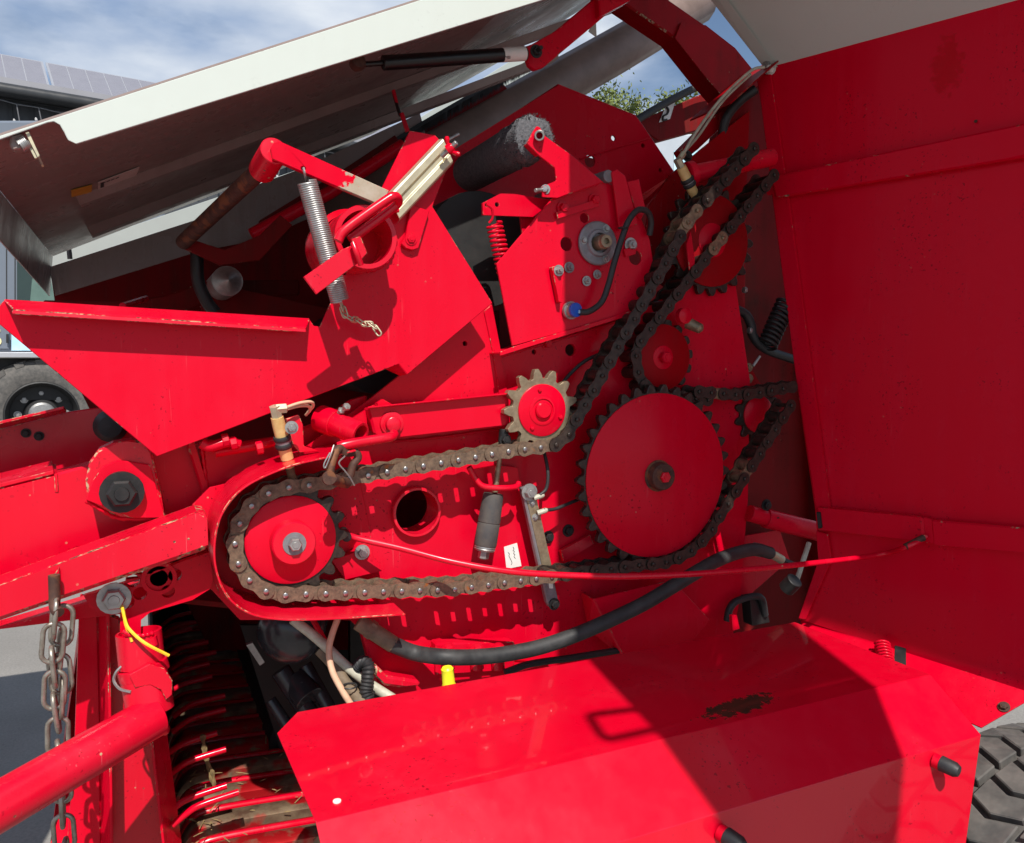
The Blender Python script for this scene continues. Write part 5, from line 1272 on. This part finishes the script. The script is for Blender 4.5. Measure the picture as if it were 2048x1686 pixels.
tube('latch_frame', [at(98, 532, 1.15), at(96, 514, 1.15), at(92, 510, 1.15), at(100, 504, 1.15), at(133, 494, 1.15), at(138, 500, 1.15), at(140, 518, 1.15)], 0.007, M_STRUT, LID, 6, 2)
# red tags on the far end of the cover mechanism
sheet('cover_strut', [(520, 440), (700, 330), (790, 270), (800, 285), (700, 360), (540, 470)], 0.75, 0.03, M_SHADE_GRIME, BAL)
sheet('cover_tab', [(784, 180), (790, 178), (798, 210), (794, 212)], 0.40, 0.005, M_RED, BAL)
sheet('cover_tab', [(800, 226), (807, 224), (820, 262), (812, 264)], 0.30, 0.005, M_RED, BAL)
tube('cover_link', [at(800, 230, 0.35), at(788, 190, 0.45)], 0.004, M_DARK, BAL, 6, 0)

# ================================================================ upper right frame
uc = slab('frame_column', [at(x, y, 0.30) for x, y in ((1225, -40), (1250, 8), (1350, 76), (1412, 155), (1462, 212), (1440, 300), (1500, 250), (1520, 150), (1500, 135), (1470, 95), (1412, 50), (1340, 0), (1320, -40))], (0, 0.06, 0), M_REDD, BAL, 0.004)
sheet('column_web', [(1350, 76), (1362, 45), (1412, 50), (1470, 95), (1505, 138), (1508, 165), (1462, 212), (1412, 155)], 0.292, 0.006, M_REDD, BAL)
beam('diagonal_strut', [(1520, 140), (1462, 200), (1362, 300), (1372, 318), (1395, 300), (1478, 222), (1520, 172)], 0.16, 0.03, M_REDD, BAL, 0.002)
fb = beam('cross_beam', [(1270, 250), (1300, 232), (1440, 172), (1480, 172), (1480, 252), (1420, 254), (1318, 282)], 0.95, 0.06, M_SHADE_GRIME, BAL, 0.003)
fst = slab('number_sticker', [at(1318, 245, 0.947), at(1334, 207, 0.947), at(1350, 205, 0.947), at(1340, 238, 0.947)], (0, 0.001, 0), M_STICK, fb, 0)
tube('sticker_mark', [at(1333, 214, 0.944), at(1337, 220, 0.944), at(1334, 228, 0.944), at(1327, 232, 0.944), at(1326, 240, 0.944), at(1334, 239, 0.944)], 0.0035, M_INK, fst, 6, 4)
tube('black_hose', [at(1270, 242, 0.9), at(1300, 224, 0.9), at(1350, 196, 0.9), at(1400, 172, 0.9), at(1430, 164, 0.9)], 0.012, M_BLACK, BAL, 8)
tube('black_hose', [at(1512, 178, 0.10), at(1482, 200, 0.12), at(1455, 232, 0.13), at(1445, 270, 0.14), at(1444, 320, 0.14), at(1446, 400, 0.14)], 0.010, M_BLACK, BAL, 10)
slab('shade_plate', [at(1462, 208, 0.085), at(1570, 112, 0.085), at(1570, 112, 0.085) + YA * 0.14, at(1462, 208, 0.085) + YA * 0.14], (0, 0, 0.004), M_REDD, BAL)  # small plate added to shade the backing plates under it
ut = cyl('hinge_tube', at(1388, 348, 0.04), at(1545, 314, 0.02), 0.0185, M_RED, BAL, n=24)
lathe('tube_flange', at(1386, 348, 0.04), at(1388, 348, 0.04) - at(1545, 314, 0.02), [(0, 0.026), (0.014, 0.026), (0.016, 0.022)], M_RED, ut, 24)
bolt('bolt', at(1374, 312, 0.06), CAMDIR, 0.008, M_DARK, BAL)
sheet('backing_plate', [(1340, 350), (1400, 300), (1500, 220), (1492, 420), (1490, 640), (1430, 640), (1310, 560), (1290, 470), (1300, 410)], 0.13, 0.006, M_REDD, BAL)
sheet('backing_plate', [(1440, 225), (1520, 170), (1560, 420), (1640, 1000), (1650, 1290), (1430, 1290), (1430, 640)], 0.145, 0.006, M_SHADE_GRIME, BAL)
sheet('sun_patch_strip', [(1373, 488), (1382, 462), (1390, 520), (1388, 548), (1380, 548)], 0.02, 0.004, M_RED, BAL)  # small sheet added where a strip of sun falls
sheet('tensioner_arm', [(1380, 640), (1420, 600), (1480, 700), (1560, 830), (1545, 880), (1470, 760)], 0.085, 0.01, M_REDD, BAL)
lt_ = lathe('tensioner_knob', at(1364, 632, 0.03), CAMDIR, [(0, 0.016), (0.012, 0.016), (0.014, 0.013)], M_REDC, BAL, 20)
lathe('knob_stub', at(1376, 646, 0.03), (0.4, -0.8, -0.4), [(0, 0.012), (0.03, 0.010), (0.034, 0.005)], M_SPROCK, lt_, 14)
sprocket(BAL, 'sprocket', 1512, 828, 0.06, 11, 0.012, 0.040, M_CHAIND, M_RED, 'small red sprocket half hidden right of the largest one')
# dark corner between plate and door
sd1 = helix('door_spring', at(1572, 605, 0.07), at(1534, 692, 0.07), 0.019, 0.0042, 10, M_DARK, BAL, 7, 16)
tube('cable_loom', [at(1390, 592, 0.09), at(1450, 612, 0.09), at(1488, 626, 0.09), at(1502, 650, 0.09), at(1506, 672, 0.09), at(1530, 698, 0.09), at(1590, 720, 0.09)], 0.010, M_BLACK, BAL, 8)
for (x, y) in ((1464, 581), (1487, 580), (1497, 661)):
    cyl('loom_clip', at(x, y, 0.085), at(x + 5, y, 0.085), 0.007, M_GALV, BAL, n=10)
cyl('cable_stay', at(1520, 712, 0.06), at(1506, 732, 0.06), 0.003, M_GALV, BAL, n=8)
for (x, y) in ((1497, 735), (1488, 762), (1498, 757)):
    bolt('bolt', at(x, y, 0.07), CAMDIR, 0.007, M_SPROCK, BAL)
ht_ = cyl('hinge_tube', at(1498, 1026, 0.05), at(1545, 1040, 0.045), 0.018, M_RED, BAL, n=24)
cyl('hinge_sleeve', at(1530, 1036, 0.046), at(1640, 1064, 0.03), 0.0215, M_RED, ht_, n=24)
bolt('bolt', at(1532, 1010, 0.04), CAMDIR, 0.009, M_DARK, ht_)
lathe('bolt_hole', at(1556, 1038, 0.0245), CAMDIR, [(-0.001, 0.0045), (0.0008, 0.0045)], M_DARK, ht_, 12)
sheet('backing_plate', [(1480, 1000), (1620, 980), (1650, 1280), (1500, 1270), (1440, 1200), (1420, 1150)], 0.22, 0.006, M_SHADE_GRIME, BAL)
tube('black_cable', [at(1454, 1242, 0.04), at(1460, 1216, 0.04), at(1478, 1200, 0.04), at(1520, 1194, 0.04), at(1530, 1230, 0.05)], 0.008, M_BLACK, BAL, 8)
sheet('terminal_box', [(1500, 1196), (1528, 1192), (1540, 1245), (1505, 1252)], 0.05, 0.03, M_DARK, BAL)
cyl('hydraulic_coupling', at(1572, 1178, 0.02), at(1590, 1160, 0.0), 0.018, M_DARK, BAL, n=18)
cyl('coupling_rod', at(1592, 1165, 0.01), at(1618, 1085, 0.02), 0.0055, M_CREAM, BAL, n=10)
sheet('sun_patch_tab', [(1425, 1046), (1436, 1040), (1450, 1108), (1440, 1114)], 0.03, 0.01, M_REDC, BAL)  # sheet added where a finger of sun comes through the panel
sheet('sun_patch_tab', [(1464, 1232), (1474, 1230), (1480, 1258), (1466, 1262)], 0.0, 0.01, M_REDC, BAL)  # another sheet added to catch a patch of sun

# ================================================================ wheel shield
ZT = 0.98
def sh(px, py): return atz(px, py, ZT)
sa, sb, sc_, sd = sh(565, 1435), sh(1590, 1240), sh(1835, 1346), sh(619, 1661)
xl, xr = (sa.x + sd.x) / 2, (sb.x + sc_.x) / 2
yb, yf = (sa.y + sb.y) / 2, (sc_.y + sd.y) / 2
pc = atz(1480, 1412, ZT)
M_SHIELD = paint('red_shield_paint', RED, PINK, wear=0.2, rough=0.30, dust=0.3, spec=0.3, coat=0.55, patch=(pc, (1, 0.10, 0), (-0.10, 1, 0), None, 0.095, 0.026))
# bent sheet: back lip, level top, slope, front apron
prof = [(yb, ZT - 0.03), (yb, ZT), (yf, ZT), (yf - 0.088, ZT - 0.066), (yf - 0.105, ZT - 0.30)]
xsL = [xl + 0.02, xl + 0.02, xl, xl + 0.005, xl + 0.01]
V, Fc = [], []
XR = [xr, xr, xr + 0.005, xr + 0.01, xr - 0.05]
k_ = 0
pL, pR = [], []
for (y, z), x0, x1 in zip(prof, xsL, XR):
    pL.append(Vector((x0, y, z))); pR.append(Vector((x1, y, z)))
# clipped far left corner
for i in range(len(prof)):
    V.append(pL[i]); V.append(pR[i])
top_cut = [pL[1] + Vector((0.012, 0, 0)), Vector((xl - 0.005, yb - 0.055, ZT))]
Vt = list(V) + top_cut
cA, cB2 = len(V), len(V) + 1
Fc = [(cA, 3, 5, 4, cB2), (4, 5, 7, 6), (6, 7, 9, 8), (cA, 3, 1)]
me = mesh(Vt, Fc)
shd = link('wheel_shield', me, M_SHIELD, BAL); so_ = shd.modifiers.new('thick', 'SOLIDIFY'); so_.thickness = 0.003; so_.offset = -1
bm_ = shd.modifiers.new('bevel', 'BEVEL'); bm_.width = 0.008; bm_.segments = 3; bm_.angle_limit = R(20)
shd['label'] = 'low red sheet metal shield with worn dark patch and black rubber buffers'
bz = at(674, 1603, -0.35)
hole_p = atz(674, 1603, ZT)
lathe('pale_plug', hole_p, (0, 0, 1), [(0, 0.005), (0.0015, 0.0048), (0.002, 0.003)], M_STICK, shd, 14)
apn = Vector((0, -1, -0.08)).normalized()
for (px, py) in ((1868, 1520), (1440, 1664)):
    p0 = atp(px, py, pL[3], (pL[4] - pL[3]).cross(XA).normalized())
    lathe('buffer_stud', p0, (0.25, -0.95, -0.1), [(0, 0.011), (0.010, 0.011), (0.011, 0.009)], M_REDC, shd, 18)
    lathe('rubber_buffer', p0 + Vector((0.25, -0.95, -0.1)).normalized() * 0.010, (0.25, -0.95, -0.1), [(0, 0.0118), (0.020, 0.0112), (0.026, 0.008), (0.028, 0.0)], M_BLACK, shd, 20)
tube('shield_handle', [p for p in (at(1700, 1290, -0.08), at(1718, 1282, -0.05), at(1722, 1285, -0.03))], 0.004, M_RUST, BAL, 6)
# lit skirt panel and spring beyond the shield
skn = (DN + ZA * 1.1).normalized(); sk0 = dp(1640, 1252, -0.004)
def skp(px, py, off=0.0): return atp(px, py, sk0 + skn * off, skn)
rsk = slab('skirt_panel', [skp(x, y) for x, y in ((1600, 1236), (2075, 1389), (1962, 1455), (1836, 1400), (1604, 1262))], -skn * 0.004, M_REDC, BAL)
bolt('bolt', skp(2008, 1414, 0.001), skn, 0.007, M_RUST, rsk)
helix('skirt_spring', skp(1764, 1288, 0.012), skp(1774, 1330, 0.012), 0.014, 0.0026, 7, M_RED, BAL, 7, 14)
slab('gap_shade_plate', [skp(1790, 1290, 0.001), skp(1812, 1297, 0.001), skp(1812, 1346, 0.001), skp(1788, 1337, 0.001)], -skn * 0.0005, M_DARK, BAL, 0)  # dark sheet stands in for the shade of a gap
# baler wheel
WH = Vector((1.42, -0.55, 0.40))
wl = lathe('wheel', WH + YA * 0.24, CAMDIR, [(0.02, 0.22), (0, 0.33), (0.03, 0.39), (0.08, 0.412), (0.24, 0.42), (0.40, 0.412), (0.45, 0.39), (0.48, 0.33), (0.46, 0.22)], M_TYRE, BAL, 72, cap=False)
V, Fc = [], []
NB = 46
for i in range(NB):
    for j in range(4):
        a0_ = 2 * math.pi * (i + 0.5 * (j % 2)) / NB
        da = 2 * math.pi / NB * 0.40
        y0 = 0.06 + j * 0.095; y1 = y0 + 0.085
        sk_ = 0.35 if j % 2 else -0.35
        o = len(V)
        zz = [(y0, -da), (y0 + 0.04, -da + da * sk_ * 2), (y1, -da), (y1, da), (y0 + 0.04, da + da * sk_ * 2), (y0, da)]
        for rr in (0.406, 0.432):
            for yy, aa in zz:
                edge = 0.010 if (j in (0, 3) and abs(yy - 0.24) > 0.14) else 0.0
                V.append(WH + YA * 0.24 + CAMDIR * yy + Vector((math.cos(a0_ + aa), 0, math.sin(a0_ + aa))) * (rr - edge))
        Fc += [tuple(o + k for k in range(6)), tuple(o + 6 + k for k in reversed(range(6)))]
        for k in range(6):
            kk = (k + 1) % 6; Fc.append((o + k, o + kk, o + 6 + kk, o + 6 + k))
link('tread', mesh(V, Fc), M_TYRE, wl, 0.002)
lathe('rim', WH + YA * 0.24, CAMDIR, [(0.44, 0.22), (0.42, 0.20), (0.30, 0.18), (0.26, 0.08), (0.30, 0.07), (0.31, 0.0)], M_WHITE, wl, 40, cap=False)

# weld seams
def weld(pts, r=0.0035):
    P_ = smooth_path(pts, 8)
    rw = random.Random(len(pts) * 7 + int(abs(P_[0].x) * 1000))
    v, f = tube_vf(P_, lambda s: r * (0.8 + 0.25 * math.sin(s * len(P_) * 1.9) + 0.2 * rw.random()), 7)
    me = mesh(v, f); autosmooth(me, 80)
    link('weld_seam', me, M_RED, BAL)
weld([at(172, 1002, 0.056), at(205, 1021, 0.056), at(240, 1037, 0.056), at(330, 1037, 0.056)])
weld([at(402, 884, 0.09), at(408, 930, 0.09), at(416, 985, 0.09)])
weld([at(300, 1042, 0.118), at(350, 1026, 0.118), at(405, 1012, 0.10)])
weld([at(704, 520, -0.003), at(718, 535, -0.004), at(745, 540, -0.004), at(775, 522, -0.004), at(788, 495, -0.004)], 0.004)
weld([at(246, 1262, -0.008), at(262, 1270, -0.012), at(285, 1271, -0.012), at(306, 1266, -0.006)], 0.004)
weld([at(735, 880, 0.055), at(800, 882, 0.055), at(900, 872, 0.055), at(1000, 858, 0.055)], 0.003)
weld([at(1002, 712, 0.058), at(1080, 690, 0.058), at(1180, 660, 0.058), at(1280, 628, 0.058)], 0.003)
